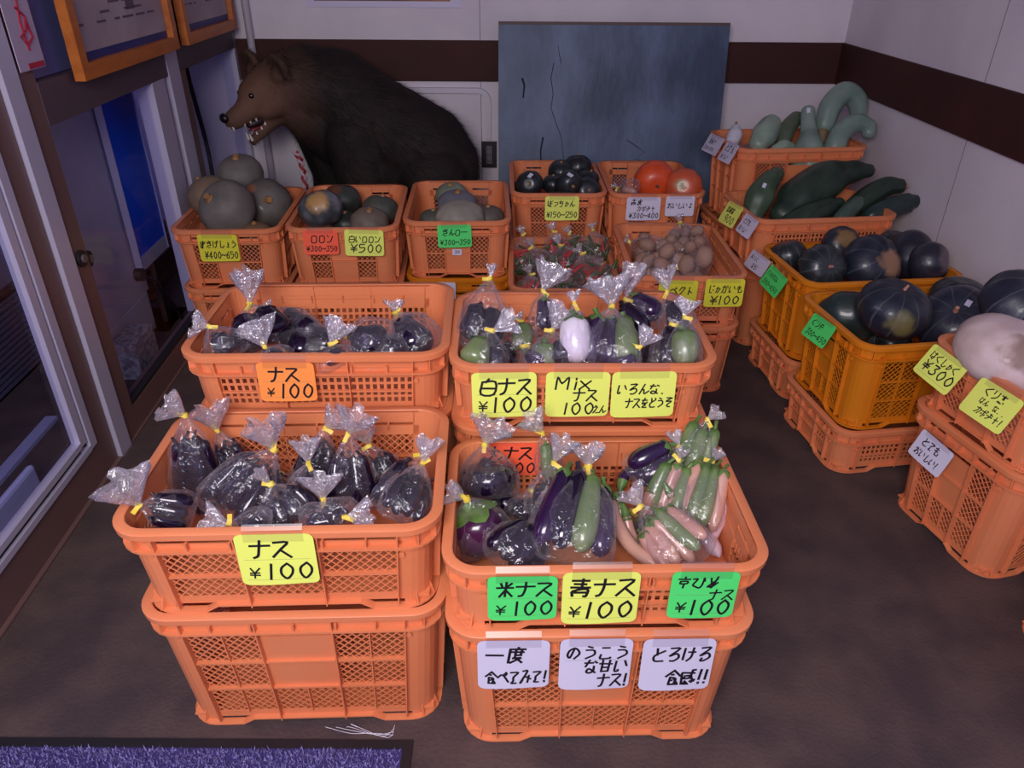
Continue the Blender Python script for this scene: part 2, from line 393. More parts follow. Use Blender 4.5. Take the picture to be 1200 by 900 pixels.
# back wall: poster, cable duct, outlet, board, pipe
po = thing('wall_poster', 'white bordered poster fixed high on the back wall above the bear', 'poster', (-.56, WY - .004, 1.05))
b = MB(); b.box(-.335, .335, -.002, 0, -.002, .40); b.build('sheet', mat('poster_border', srgb(214, 206, 232), .5), po)
b = MB(); b.box(-.30, .285, -.003, -.002, .022, .38); b.build('picture', mat('poster_picture', srgb(92, 52, 66), .5, srgb(160, 100, 70), 6), po)
b = MB(); b.tube([(.318, -.001, .018), (.318, -.008, .018)], .006, 10); b.build('pin', m_white, po, True)
du = thing('cable_duct', 'white plastic cable duct bending down the back wall to the outlet', 'duct', (0, WY, 0))
b = MB()
pts = [(-.62, .714), (-.165, .714)] + [(-.165 + .05 * math.sin(a), .664 + .05 * math.cos(a)) for a in [R(x) for x in (15, 30, 45, 60, 75, 90)]] + [(-.115, .50)]
rows = []
for i, (x, z) in enumerate(pts):
    a = pts[max(i-1, 0)]; c = pts[min(i+1, len(pts)-1)]; tx, tz = c[0]-a[0], c[1]-a[1]; l = math.hypot(tx, tz); nx, nz = -tz/l, tx/l
    rows.append([(x + nx*.0125, 0, z + nz*.0125), (x + nx*.011, -.018, z + nz*.011), (x - nx*.011, -.018, z - nz*.011), (x - nx*.0125, 0, z - nz*.0125)])
b.grid(rows); b.build('channel', m_white, du)
ou = thing('power_outlet', 'brown double power outlet on the back wall beside the blue board', 'outlet', (-.115, WY, .43))
b = MB(); b.box(-.036, .036, -.012, 0, -.06, .06); b.build('plate', mat('outlet_brown', srgb(44, 34, 40), .4), ou)
b = MB(); b.box(-.013, .013, -.016, -.012, -.04, .04); b.build('socket', mat('outlet_insert', srgb(120, 112, 126), .4), ou)
b = MB()
for z in (-.028, 0, .028): b.box(-.007, -.004, -.0166, -.016, z - .006, z + .006); b.box(.004, .007, -.0166, -.016, z - .006, z + .006)
b.build('slot', m_black, ou)
b = MB(); b.tube(catmull([(-.055, WY - .02, .46), (-.06, WY - .03, .41), (-.068, WY - .035, .35), (-.06, WY - .03, .2)], 5), .0035, 7)
tag(b.build('cord', m_white, smooth=True), 'thin white cord hanging beside the power outlet', 'cord')
b = MB(); b.tube([(-1.15, WY - .025, 0), (-1.15, WY - .025, 1.0), (-1.15, WY - .025, 2.3)], .016, 12)
tag(b.build('pipe', mat('pipe_paint', srgb(178, 168, 182), .5), smooth=True), 'pale painted vertical pipe in the back left corner', 'pipe')
# leaning blue board
bd = thing('chalkboard', 'weathered dark blue painted board leaning against the back wall', 'board', (.42, 3.29, 0))
m_bd = mat('weathered_blue', srgb(44, 62, 88), .5, srgb(94, 112, 144), 3.6, .4, 40, detail=12, stretch=(1, 1, .55))
nt = m_bd.node_tree
ang = math.atan2(.17, 1.0); TM = Matrix.Rotation(-ang, 4, 'X')
b = MB(); b.box(-.487, .487, 0, .022, 0, 1.008); o = b.build('face_panel', m_bd, bd); o.matrix_basis = TM
b = MB(); b.box(-.487, .487, -.001, .024, 1.008, 1.02); o = b.build('top_edge', mat('board_edge', srgb(92, 72, 70), .6), bd); o.matrix_basis = TM
m_ck = mat('crack_dark', srgb(16, 24, 38), .8)
for pts, w_ in (([(-.25, .86), (-.262, .80), (-.25, .74), (-.258, .68), (-.235, .62), (-.21, .56), (-.195, .46), (-.15, .36)], .0018), ([(-.29, .56), (-.30, .50), (-.297, .44), (-.31, .34)], .004), ([(-.385, .80), (-.375, .77), (-.38, .72)], .005), ([(.08, .55), (.13, .52), (.16, .50), (.12, .47), (.19, .45)], .0018), ([(-.22, .86), (-.235, .93)], .0015)):
    b = MB(); L_, R_ = [], []
    for i, (x, z) in enumerate(pts):
        a = pts[max(i-1, 0)]; c = pts[min(i+1, len(pts)-1)]; v = Vector((c[0]-a[0], c[1]-a[1])).normalized() * w_ * (1 - .5*i/len(pts))
        L_.append((x - v.y, -.0006, z + v.x)); R_.append((x + v.y, -.0006, z - v.x))
    b.grid([L_, R_]); o = b.build('crack', m_ck, bd); o.matrix_basis = TM

# door mat
mt = thing('door_mat', 'purple-blue pile door mat with a black rubber border', 'mat', (0, 0, 0))
mx0, mx1, my0, my1 = -1.06, -.178, .22, .853
b = MB()
for q in ((mx0, mx1, my1 - .018, my1), (mx1 - .018, mx1, my0, my1 - .018), (mx0, mx0 + .018, my0, my1 - .018), (mx0 + .018, mx1 - .018, my0, my0 + .018)): b.box(q[0], q[1], q[2], q[3], 0, .006)
b.build('rubber_border', m_dark, mt)
b = MB(); b.box(mx0 + .018, mx1 - .018, my0 + .018, my1 - .018, 0, .005); b.build('backing', mat('mat_backing', srgb(60, 50, 110), .9), mt)
b = MB(); rr = random.Random(1)
for i in range(15000):
    x = rr.uniform(-1.0, mx1 - .022); y = rr.uniform(.60, my1 - .022); a = rr.uniform(0, 2*PI); w = rr.uniform(.0015, .003); h = rr.uniform(.008, .017)
    lx, ly = rr.uniform(-.006, .006), rr.uniform(-.006, .006)
    dx, dy = math.cos(a)*w, math.sin(a)*w
    b.v += [(x-dx, y-dy, .004), (x+dx, y+dy, .004), (x+lx, y+ly, h)]; k = len(b.v); b.f.append((k-3, k-2, k-1))
o = b.build('pile', mat('mat_pile', srgb(92, 82, 146), .85, srgb(150, 140, 196), 260), mt); o['kind'] = 'stuff'
b = MB()
c0 = at_z(400, 852, .003)
for k in range(4): b.tube(catmull([c0 + Vector((-.03 + .02*k, 0, 0)), c0 + Vector((.02, -.014 + .006*k, .002)), c0 + Vector((.06 + .01*k, -.012 - .003*k, 0)), c0 + Vector((.10, -.016 + .007*k, 0))], 5), .0006, 5)
tag(b.build('thread', m_white, smooth=True), 'wisp of white thread on the floor before the left crates', 'thread')
# ================================================================ crates
m_or = mat('orange_plastic', srgb(242, 148, 100), .36, srgb(238, 140, 92), 4, trans=.15)
m_ye = mat('yellow_plastic', srgb(240, 146, 34), .38, srgb(234, 138, 28), 4, trans=.22)
BX, BY, BR, TAP = .246, .1685, .045, .06
def rrect(hx, hy, r, n=6):
    P = []
    for cx, cy, a0 in ((hx-r, -(hy-r), -90), (hx-r, hy-r, 0), (-(hx-r), hy-r, 90), (-(hx-r), -(hy-r), 180)):
        for i in range(n + 1):
            a = R(a0 + 90*i/n); P.append((cx + r*math.cos(a), cy + r*math.sin(a)))
    return P
CACHE = {}
def make_crate(h, style, rows, split, plain_long, plain_short, color):
    key = (h, style, rows, split, plain_long, plain_short, color)
    m = m_or if color == 'orange' else m_ye
    root = bpy.data.objects.new('crate', None); COL.objects.link(root); root.empty_display_size = .05
    def half(z): d = TAP*(h - z); return BX - d, BY - d
    def sp(side, u, z, w):
        hx, hy = half(z)
        return ((u*(hx-BR), -hy-w, z), (hx+w, u*(hy-BR), z), (-u*(hx-BR), hy+w, z), (-hx-w, -u*(hy-BR), z))[side]
    def solid(b, side, u0, u1, z0, z1, w0=-.003, w1=0.):
        b.quadbox([sp(side,u0,z0,w1), sp(side,u1,z0,w1), sp(side,u1,z0,w0), sp(side,u0,z0,w0), sp(side,u0,z1,w1), sp(side,u1,z1,w1), sp(side,u1,z1,w0), sp(side,u0,z1,w0)])
    body = MB()
    # corners
    for c in range(4):
        def arc(z, off):
            hx, hy = half(z); P = rrect(hx, hy, BR, 6)[c*7:(c+1)*7]
            cx, cy = [(hx-BR, -(hy-BR)), (hx-BR, hy-BR), (-(hx-BR), hy-BR), (-(hx-BR), -(hy-BR))][c]
            return [(cx + (x-cx)*(1+off/BR), cy + (y-cy)*(1+off/BR), z) for x, y in P]
        body.grid([arc(0, -.003), arc(0, 0), arc(h*.5, 0), arc(h, 0), arc(h, -.003), arc(0, -.003)])
    zb, zt, sl = .030, h - .044, h - .026
    panels = []
    for side in range(4):
        long_ = side in (0, 2)
        e = [-.95, -.325, .325, .95] if long_ else [-.90, -.36, .36, .90]
        plain = plain_long if long_ else plain_short
        sp_ = split and long_ or (split and True)
        solid(body, side, -1, 1, sl, h); solid(body, side, -1, 1, .014, zb)
        solid(body, side, -1, e[0], zb, sl); solid(body, side, e[3], 1, zb, sl)
        solid(body, side, -1, 1, zt - .010, h - .033)                          # band under the slots
        for u in (-.7, -.36, 0, .36, .7): solid(body, side, u - .009, u + .009, zt, sl, -.003, .010)
        slots = (0, 1, 2) if (long_ and style == 'lattice' and not split) else ((0, 2) if not long_ else ())
        for c in range(3):
            if c not in slots: solid(body, side, e[c], e[c+1], h - .034, sl + .001)
        for u in e: solid(body, side, u - .006 - (.004 if not long_ else 0), u + .006 + (.004 if not long_ else 0), .010, h - .003, -.003, .011)
        z1 = zt - .010; dz = (z1 - zb) / rows
        for r in range(1, rows): solid(body, side, e[0], e[3], zb + r*dz - .002, zb + r*dz + .002, -.003, .006)
        for c in range(3):
            lat = MB()
            for r in range(rows):
                u0, u1, za, zc = e[c], e[c+1], zb + r*dz, zb + (r+1)*dz
                if c == 1 and r >= rows - plain:
                    top = zc - (.010 if r == rows-1 and split else 0)
                    solid(body, side, u0, u1, za, top, -.004, -.0005); continue
                cells = [(u0, u1)]
                if split and (long_ or c == 1): um = (u0+u1)/2; cells = [(u0, um), (um, u1)]; solid(body, side, um - .005, um + .005, za, zc, -.003, .005)
                for a, d in cells:
                    H_ = half((za+zc)/2); W = (d-a)*((H_[0] if long_ else H_[1]) - BR); Hc = zc - za
                    def q(x, z, w): return sp(side, a + (d-a)*x/W, za + z, w)
                    if style == 'lattice':
                        p = .0155; t = .0013; k = -Hc
                        for sg in (1, -1):
                            k = -Hc + p*.5
                            while k < W:
                                x0, z0, x1, z1_ = k, 0, k + Hc, Hc
                                if x0 < 0: z0 = -x0; x0 = 0
                                if x1 > W: z1_ = Hc - (x1 - W); x1 = W
                                if sg < 0: x0, x1 = W - x0, W - x1
                                if abs(x1-x0) > .002:
                                    w0, w1 = (-.0028, -.0008) if sg > 0 else (-.0024, -.0004)
                                    dx = t*1.0; 
                                    lat.quadbox([q(x0-dx, z0, w1), q(x0+dx, z0, w1), q(x0+dx, z0, w0), q(x0-dx, z0, w0), q(x1-dx, z1_, w1), q(x1+dx, z1_, w1), q(x1+dx, z1_, w0), q(x1-dx, z1_, w0)])
                                k += p
                    else:
                        nx = max(2, round(W/.0135)); nz = max(1, round(Hc/.0135))
                        for i in range(nx + 1):
                            x = W*i/nx; lat.quadbox([q(x-.0028, 0, -.0004), q(x+.0028, 0, -.0004), q(x+.0028, 0, -.003), q(x-.0028, 0, -.003), q(x-.0028, Hc, -.0004), q(x+.0028, Hc, -.0004), q(x+.0028, Hc, -.003), q(x-.0028, Hc, -.003)])
                        for i in range(nz + 1):
                            z = Hc*i/nz; lat.quadbox([q(0, z-.0026, -.0006), q(W, z-.0026, -.0006), q(W, z-.0026, -.0028), q(0, z-.0026, -.0028), q(0, z+.0026, -.0006), q(W, z+.0026, -.0006), q(W, z+.0026, -.0028), q(0, z+.0026, -.0028)])
            if lat.v: lat.build('lattice_panel', m, root)
        for s in (-1, 1):   # small round boss near the corner
            u = s*(e[3] + .6*(1 - e[3])); c0 = Vector(sp(side, u, zt - .018, 0)); c1 = Vector(sp(side, u, zt - .018, .005))
            body.tube([c0, c1], .0055, 10)
    # rib ring around the corners
    def ring(b, prof, seg=6):
        rows_ = []
        for off, z in prof + [prof[0]]:
            hx, hy = half(z); rows_.append([(x, y, z) for x, y in rrect(hx+off, hy+off, BR+off, seg)])
        b.grid(rows_, True)
    ring(body, [(-.001, zt-.001), (.012, zt-.001), (.012, zt+.003), (-.001, zt+.003)])
    for c, (sx, sy) in enumerate(((1,-1), (1,1), (-1,1), (-1,-1))):          # little corner gussets
        for zz0, zz1 in ((zt+.003, h-.003), (.004, .034)):
            hx, hy = half(zz0); cx, cy = sx*(hx-BR), sy*(hy-BR)
            for aa in (25, 65):
                dx, dy = sx*math.cos(R(aa)), sy*math.sin(R(aa)); nx, ny = -dy*.0012, dx*.0012
                o_ = BR + (.011 if zz0 > .01 else .010)
                body.quadbox([(cx+dx*BR*.97-nx, cy+dy*BR*.97-ny, zz0), (cx+dx*o_-nx, cy+dy*o_-ny, zz0), (cx+dx*o_+nx, cy+dy*o_+ny, zz0), (cx+dx*BR*.97+nx, cy+dy*BR*.97+ny, zz0),
                              (cx+dx*BR*.97-nx, cy+dy*BR*.97-ny, zz1), (cx+dx*(o_ if zz0 > .01 else BR)-nx, cy+dy*(o_ if zz0 > .01 else BR)-ny, zz1), (cx+dx*(o_ if zz0 > .01 else BR)+nx, cy+dy*(o_ if zz0 > .01 else BR)+ny, zz1), (cx+dx*BR*.97+nx, cy+dy*BR*.97+ny, zz1)])
    hx, hy = half(.016)
    body.box(-hx+.004, hx-.004, -hy+.004, hy-.004, .014, .018)
    body.build('body', m, root)
    rim = MB()
    ring(rim, [(-.003, h-.0005), (-.002, h+.001), (.012, h+.001), (.0145, h-.001), (.0145, h-.012), (.012, h-.012), (.012, h-.004), (-.003, h-.004)], 8)
    autosmooth(rim.build('rim', m, root), 50)
    # foot flange: low at the corners, raised between them
    ft = MB(); rows_ = []
    hx, hy = half(0)
    base = rrect(hx, hy, BR, 6); P = []
    for i in range(28):
        P.append(base[i] + (0,)); j = (i+1) % 28
        if i % 7 == 6:
            a, d = base[i], base[j]; L_ = math.hypot(d[0]-a[0], d[1]-a[1]); k1 = .05/L_; k2 = .072/L_
            for k, zz in ((k1, 0), (k2, .013), (.5, .013), (1-k2, .013), (1-k1, 0)): P.append((a[0]+(d[0]-a[0])*k, a[1]+(d[1]-a[1])*k, zz))
    def off(d, dz):
        out = []
        for x, y, z in P:
            cx = max(-(hx-BR), min(hx-BR, x)); cy = max(-(hy-BR), min(hy-BR, y)); vx, vy = x-cx, y-cy; l = math.hypot(vx, vy) or 1
            out.append((x + vx/l*d, y + vy/l*d, z + dz))
        return out
    ft.grid([off(-.003, 0), off(.010, 0), off(.010, .003), off(.0, .004), off(-.003, .004), off(-.003, 0)], True)
    ft.build('foot_flange', m, root)
    CACHE[key] = root; return root
TYPES = {  # style, rows, split, plain cells in the centre column of long / short sides
    'deep': ('lattice', 3, True, 2, 2), 'mid': ('lattice', 2, False, 0, 2), 'shallow': ('hole', 2, False, 0, 2), 'half': ('lattice', 2, False, 0, 1)}
CR = {}
def crate(name, x, y, yaw, z, h, typ, color, label, group):
    """z: height the crate stands at"""
    st = TYPES[typ]; key = (h,) + st + (color,)
    if key in CACHE: r = copy_tree(CACHE[key])
    else: r = make_crate(h, *st, color)
    r.location = (x, y, z); r.rotation_euler = (0, 0, R(yaw)); r['label'] = label; r['category'] = 'crate'; r['group'] = group
    CR[name] = (Vector((x, y, z)), yaw, h); return r
gf, gb, gr_, gl = 'crates of bagged aubergines', 'crates along the back', 'crates along the right wall', 'supporting crates at the bottom of the stacks'
Z = .001
crate('A', -.375, 1.051, 2.2, .306+Z, .184, 'mid', 'orange', 'orange lattice crate of long aubergines bearing the lime tag, front left', gf)
crate('A0', -.375, 1.051, 2.2, Z, .305, 'deep', 'orange', 'deep orange crate on the floor at the front left without any tag', gl)
crate('B', .147, 1.018, 1.4, .306+Z, .140, 'shallow', 'orange', 'orange crate of round and pale aubergines with green, lime and green tags, front right', gf)
crate('B0', .147, 1.018, 1.4, Z, .305, 'deep', 'orange', 'deep orange crate on the floor bearing three white handwritten tags', gl)
crate('C', -.387, 1.422, 1.9, .453, .146, 'shallow', 'orange', 'orange small-holed crate of aubergines bearing the orange price tag', gf)
crate('C1', -.387, 1.422, 1.9, .308, .144, 'shallow', 'orange', 'small-holed orange crate directly under the crate with the orange price tag', gl)
crate('C0', -.387, 1.422, 1.9, Z, .305, 'deep', 'orange', 'floor crate at the bottom of the stack behind the front left crates', gl)
crate('D', .135, 1.404, 1.0, .448, .142, 'shallow', 'orange', 'orange crate of mixed white, green and purple aubergines with three lime tags', gf)
crate('D1', .135, 1.404, 1.0, .308, .139, 'shallow', 'orange', 'small-holed orange crate directly under the crate of mixed aubergines', gl)
crate('D0', .135, 1.404, 1.0, Z, .305, 'deep', 'orange', 'floor crate at the bottom of the stack under the mixed aubergines', gl)
crate('E', -.963, 2.603, 93.1, .262, .206, 'mid', 'orange', 'orange crate heaped with big grey pumpkins at the far left beside the glass', gb)
crate('E0', -.963, 2.603, 93.1, Z, .260, 'deep', 'orange', 'orange crate on the floor under the heaped grey pumpkins beside the glass', gl)
crate('F', -.565, 2.547, 93.2, .291, .205, 'mid', 'orange', 'orange crate of dark pumpkins before the bear with red and lime tags', gb)
crate('F0', -.565, 2.547, 93.2, Z, .289, 'deep', 'orange', 'orange floor crate under the dark pumpkins before the bear', gl)
crate('G', -.196, 2.647, 92.0, .286, .201, 'mid', 'orange', 'orange crate of pale squashes with a green tag and a small sticker', gb)
crate('G0', -.196, 2.647, 92.0, Z, .284, 'deep', 'yellow', 'yellow crate on the floor under the pale squashes', gl)
crate('H', .167, 2.985, 91, .286, .200, 'mid', 'orange', 'orange crate of small near-black pumpkins under the left part of the blue board', gb)
crate('H0', .167, 2.985, 91, Z, .284, 'deep', 'orange', 'orange floor crate under the small near-black pumpkins', gl)
crate('I', .54, 3.004, 90.9, .281, .200, 'mid', 'orange', 'orange crate holding two red-orange pumpkins under the right part of the blue board', gb)
crate('I0', .54, 3.004, 90.9, Z, .279, 'deep', 'orange', 'orange floor crate under the two red-orange pumpkins', gl)
crate('J', .168, 2.44, 90, Z, .335, 'deep', 'orange', 'orange crate filled with bags of red and green chillies', gb)
crate('K', .540, 2.363, 90.1, .246, .167, 'half', 'orange', 'orange crate of bagged potatoes with two yellow tags', gb)
crate('K0', .540, 2.363, 90.1, Z, .244, 'deep', 'orange', 'orange floor crate under the bagged potatoes', gl)
crate('L', 1.073, 3.02, 7.1, .326, .305, 'deep', 'orange', 'orange crate of pale green gourds in the back right corner', gr_)
crate('L0', 1.073, 3.02, 7.1, Z, .324, 'deep', 'orange', 'orange floor crate under the pale green gourds in the corner', gl)
crate('M', 1.056, 2.64, 7.0, .306, .178, 'shallow', 'orange', 'orange crate of long dark green squashes by the right wall', gr_)
crate('M0', 1.056, 2.64, 7.0, Z, .304, 'deep', 'orange', 'orange floor crate under the long dark green squashes', gl)
crate('N', 1.110, 2.262, 7, .143, .270, 'deep', 'yellow', 'yellow crate of kabocha by the right wall bearing a white and a green tag', gr_)
crate('N0', 1.110, 2.262, 7, Z, .141, 'shallow', 'orange', 'low orange crate on the floor under the farther yellow crate', gl)
crate('O', 1.118, 1.877, 8.3, .143, .261, 'deep', 'yellow', 'yellow crate of dark kabocha bearing only one green tag', gr_)
crate('O0', 1.118, 1.877, 8.3, Z, .141, 'shallow', 'orange', 'low orange crate on the floor under the nearer yellow crate', gl)
crate('P', 1.285, 1.478, 14, .306, .172, 'mid', 'orange', 'orange crate holding the big white pumpkin with two lime tags, right edge', gr_)
crate('P0', 1.285, 1.478, 14, Z, .304, 'deep', 'orange', 'deep orange floor crate at the right edge bearing a white tag', gl)
crate('Q', 1.375, 1.045, 15, Z, .155, 'shallow', 'orange', 'low orange crate on the floor cut off by the right edge of view', gr_)

# ================================================================ price tags, hand lettering
GL = {
'ナ':'07a7 5a554120','ス':'19895510 54a0','1':'5a50','0':'5a27235083875a','¥':'1a55 9a5550 1595 1393','2':'172a8a975310a0','3':'2a8a5684713012','4':'6a1393 6a60','5':'8a2a2686834010','6':'7a252250827524','8':'5a2775725022355a','9':'8755274a8970','~':'04265574a6',
'M':'101a55aaa0','i':'5650 5958','x':'1790 9710','白':'5a38 1810909818 1494','え':'4a69 28782053 60a0','ん':'5a10345460a3','い':'19113132 7995','ろ':'2a8a2476936030','な':'0868 3a15 7998 757140214390','、':'3020','を':'1888 5a246562 96423080',
'と':'3a45 98243090','選':'0a29 051611 30a0 4a7a78 3585 5a42 6a82','米':'5a50 0696 2937 8967 5520 5590','青':'0989 1777 0595 5a55 1013848070 2282','京':'5a58 0898 2676742426 5450','ひ':'08381331608389 8996','め':'2942 7a5211335678 8540',
'一':'0595','度':'5a59 1999 1910 2787 4845 7875 4575 3373 7320 4480','食':'5a06 5aa6 4757 357471 3531 3353 3090 6490','べ':'0547a1 7768 8879','て':'198945423070','み':'2a6a102145a3 8670','!':'5a53 5150','の':'5831132759879460','う':'3a69 2767868330','こ':'2979 23208091',
'甘':'0797 2a21 7a71 2474 2171','け':'1a1211 4797 7a7340','る':'2a8a247693603042','感':'0898 0810 7a7692a3 8a9a 2666 25246465 3250 1110 312060 7281','ゆ':'19123048789854 5a5030','き':'1889 1677 4a843311 3070','げ':'1a1211 4797 7a7340 8a99 9aa9','し':'3a32407093','ょ':'5851 5575 51316171','ー':'05a5',
'ロ':'2820808828','ン':'1937 106198','ぎ':'1889 1677 4a843311 3070 8a99','ぼ':'1a12 4888 4595 6a612243 5080 9aa9','っ':'27878430','ち':'1888 4a2566856030','ゃ':'26767440 4820','赤':'2888 0494 5a54 4410 6460 2311 8391','皮':'2797 272410 5a53 3575 7430 4480','カ':'189870 5a5410','ボ':'0797 5a5040 2412 8472 8a99 9aa9','ポ':'0797 5a5040 2412 8472 8a99','チ':'3988 0595 5a5410','ャ':'2686 4a50','お':'0868 3a311134659270 8a98','よ':'5a52 5888 52225183','タ':'4a14 4a9a3010 3666','ク':'4a15 498930','ベ':'0547a1 7768 8879','ト':'3a30 3573','じ':'3a324070 8493 7a89 9a99','が':'1868603050 4a10 8a97','も':'4a415080 9093 1878 1575','く':'8a1580','り':'2a26 8a8430','は':'1a1211 4898 7a71504283','新':'5a59 1888 0595 2820','ど':'3a45 98243090 8a99','ぞ':'2a8a2696425080 9a99','ぽ':'','恋':'5a59 1999 4845 6865 1110 312060 8291','へ':'0547a1','栗':'1a9a 2888 2826 0494 5a50 4410 6490','ヒ':'2a2181 2796','ョ':'27777131 2474','ウ':'5a58 161888 8840','び':'08381331608389 8996 8a99','す':'0898 5a533055','そ':'2a8a2696425080','日':'2a20 2a8a80 2070 2575','丸':'077776 80a2 4a4510 2563'}
def pts_of(ch):
    out = []
    for st in GL.get(ch, '').split(' '):
        if len(st) < 4: continue
        st = st[:len(st)//2*2]
        out.append([(int(st[i], 11), int(st[i+1], 11)) for i in range(0, len(st), 2)])
    return out
m_ink = mat('marker_ink', srgb(22, 18, 26), .5)
m_line = mat('printed_line', srgb(120, 125, 95), .6)
m_tape = glass_mat('clear_tape', (.95, .94, .96, 1), .09, .35)
CARD = {'lime': mat('card_lime', srgb(234, 244, 110), .55), 'yellow': mat('card_yellow', srgb(222, 216, 52), .55), 'green': mat('card_green', srgb(82, 226, 112), .55), 'orange': mat('card_orange', srgb(255, 150, 70), .55), 'red': mat('card_red', srgb(255, 100, 66), .55), 'white': mat('card_white', srgb(216, 210, 230), .55)}
wr = random.Random(5)
def price_tag(cr, side, TL, TR, BL, color, lines, label, rule=(), tilt=0., off=.003, inside=False, tape=True, curl=.004):
    """hangs on one side of a crate; the three corners are read off on the plane of that side"""
    C0, yaw, h = CR[cr]; a = R(yaw)
    ax = Vector((math.cos(a), math.sin(a), 0)); ay = Vector((-math.sin(a), math.cos(a), 0))
    n = {'front': -ay, 'left': -ax, 'back': ay}[side]; half = .26 if side == 'left' else .1825
    p0 = C0 + Vector((0, 0, h)) + n * (half + off)
    if inside: p0 = C0 + Vector((0, 0, h)) + n * (half - .022); 
    nn = (n * math.cos(tilt) + Vector((0, 0, 1)) * math.sin(tilt)).normalized()
    a_, b_, c_ = at_plane(*TL, p0, nn), at_plane(*TR, p0, nn), at_plane(*BL, p0, nn)
    X = (b_ - a_); w = X.length; X.normalize(); Yv = (a_ - c_); Yv = (Yv - X * Yv.dot(X)); hh = Yv.length; Yv.normalize(); Nn = X.cross(Yv)
    M = Matrix(((X.x, Yv.x, Nn.x, c_.x), (X.y, Yv.y, Nn.y, c_.y), (X.z, Yv.z, Nn.z, c_.z), (0, 0, 0, 1)))
    M = Matrix.Translation(a_ - Yv*hh - c_) @ M
    t = thing('price_tag', label, 'tag'); t.matrix_world = M
    f = lambda x, y, d=0.: (x, y, d + curl * (1 - y/hh)**2 * (.6 + .4*math.sin(x*40)))
    # card
    r = .10*hh; P = []
    for y in [0, .25, .5, .75, 1]: pass
    rows = 8; b = MB(); top = []; 
    def xin(y):
        e = min(y, hh - y); return 0 if e >= r else r - math.sqrt(max(0, r*r - (r-e)**2))
    ys = [0, r*.15, r*.5, r] + [r + (hh-2*r)*k/5 for k in range(1, 5)] + [hh-r, hh-r*.5, hh-r*.15, hh]
    g1 = [[f(xin(y) + (w-2*xin(y))*k/6, y, .0006) for k in range(7)] for y in ys]
    g0 = [[(p[0], p[1], p[2]-.0005) for p in reversed(q)] for q in g1]
    b.grid(g1); b.grid(g0); o = b.build('card', CARD[color], t, True)
    # writing: lines of (text, x, y, size) in fractions of the card height
    b = MB()
    for text, x, y, s in lines:
        adv_ = lambda ch: .85 if ch in 'べみてかんえょゃっ' else {'1': .5, '!': .35, 'i': .62, 'x': 1.0}.get(ch, .92)
        sz = s*hh; tot = sum(adv_(ch) for ch in text)*sz; ks = min(1, (w*.97 - x*w)/tot); th = sz*.105 + .0006
        cx = x*w; cy = y*hh
        for ch in text:
            adv = adv_(ch)*ks
            for st in pts_of(ch):
                q = [((px_/10)*sz*(.82) + wr.uniform(-.02, .02)*sz, (py_/10)*sz*.9 + wr.uniform(-.02, .02)*sz) for px_, py_ in st]
                q = [((u + v*.12 - (.25*sz if ch in '1!' else 0))*ks, v) for u, v in q]
                if len(q) > 2:
                    cm = catmull([Vector((u, v, 0)) for u, v in q], 3); q = [(c.x, c.y) for c in cm]
                for i in range(len(q) - 1):
                    (x0, y0), (x1, y1) = q[i], q[i+1]; d = Vector((x1-x0, y1-y0))
                    if d.length < 1e-6: continue
                    d.normalize(); e = d * th * .35; nx, ny = -d.y*th/2, d.x*th/2
                    x0 -= e.x; y0 -= e.y; x1 += e.x; y1 += e.y
                    b.cap([f(cx+x0-nx, cy+y0-ny, .0010), f(cx+x1-nx, cy+y1-ny, .0010), f(cx+x1+nx, cy+y1+ny, .0010), f(cx+x0+nx, cy+y0+ny, .0010)])
            cx += sz*adv
    if b.v: b.build('lettering', m_ink, t)
    if rule:
        b = MB()
        for y in rule:
            for k in range(6): b.cap([f(w*(.08+.14*k), y*hh, .0008), f(w*(.22+.14*k), y*hh, .0008), f(w*(.22+.14*k), y*hh+.0005, .0008), f(w*(.08+.14*k), y*hh+.0005, .0008)])
        b.build('printed_line', m_line, t)
    if tape:
        b = MB(); b.grid([[(w*.12, hh*.86, .0016), (w*.88, hh*.86, .0016)], [(w*.12, hh+.008, .0010), (w*.88, hh+.008, .0010)], [(w*.12, hh+.015, -.006), (w*.88, hh+.015, -.006)]])
        b.build('clear_tape', m_tape, t)
    return t
Rl = (.50, .10)
price_tag('A', 'front', (272,627), (366,625), (276,684), 'lime', [('ナス', .16, .55, .36), ('¥', .10, .14, .22), ('100', .34, .12, .33)], 'lime price tag on the front left crate of long aubergines', Rl)
price_tag('B', 'front', (571,676), (654,675), (571,725), 'green', [('米ナス', .12, .55, .36), ('¥', .10, .14, .22), ('100', .36, .12, .34)], 'green price tag at the left of the front right crate', Rl)
price_tag('B', 'front', (660,671), (752,670), (659,729), 'lime', [('青ナス', .10, .55, .36), ('¥', .08, .14, .22), ('100', .30, .12, .34)], 'lime price tag between the two green ones on the front right crate', Rl)
price_tag('B', 'front', (789,670), (869,670), (787,722), 'green', [('京ひめ', .08, .66, .26), ('ナス', .58, .40, .24), ('¥', .10, .14, .22), ('100', .32, .08, .34)], 'green price tag at the right end of the front right crate', Rl)
price_tag('B0', 'front', (559,751), (645,750), (561,805), 'white', [('一度', .10, .55, .34), ('食べてみて!', .10, .12, .27)], 'white handwritten tag, leftmost of three on the lower front crate')
price_tag('B0', 'front', (657,749), (743,748), (658,806), 'white', [('のうこう', .08, .62, .26), ('な甘い', .34, .34, .27), ('ナス!', .54, .06, .27)], 'white handwritten tag with an underlined word, middle of three on the lower front crate', (.58,))
price_tag('B0', 'front', (755,749), (841,748), (754,807), 'white', [('とろける', .12, .58, .27), ('食感!!', .36, .12, .30)], 'white handwritten tag, rightmost of three on the lower front crate')
price_tag('C', 'front', (299,425), (367,425), (299,469), 'orange', [('ナス', .18, .52, .40), ('¥', .12, .14, .22), ('100', .36, .10, .38)], 'orange price tag on the small-holed crate of aubergines', Rl)
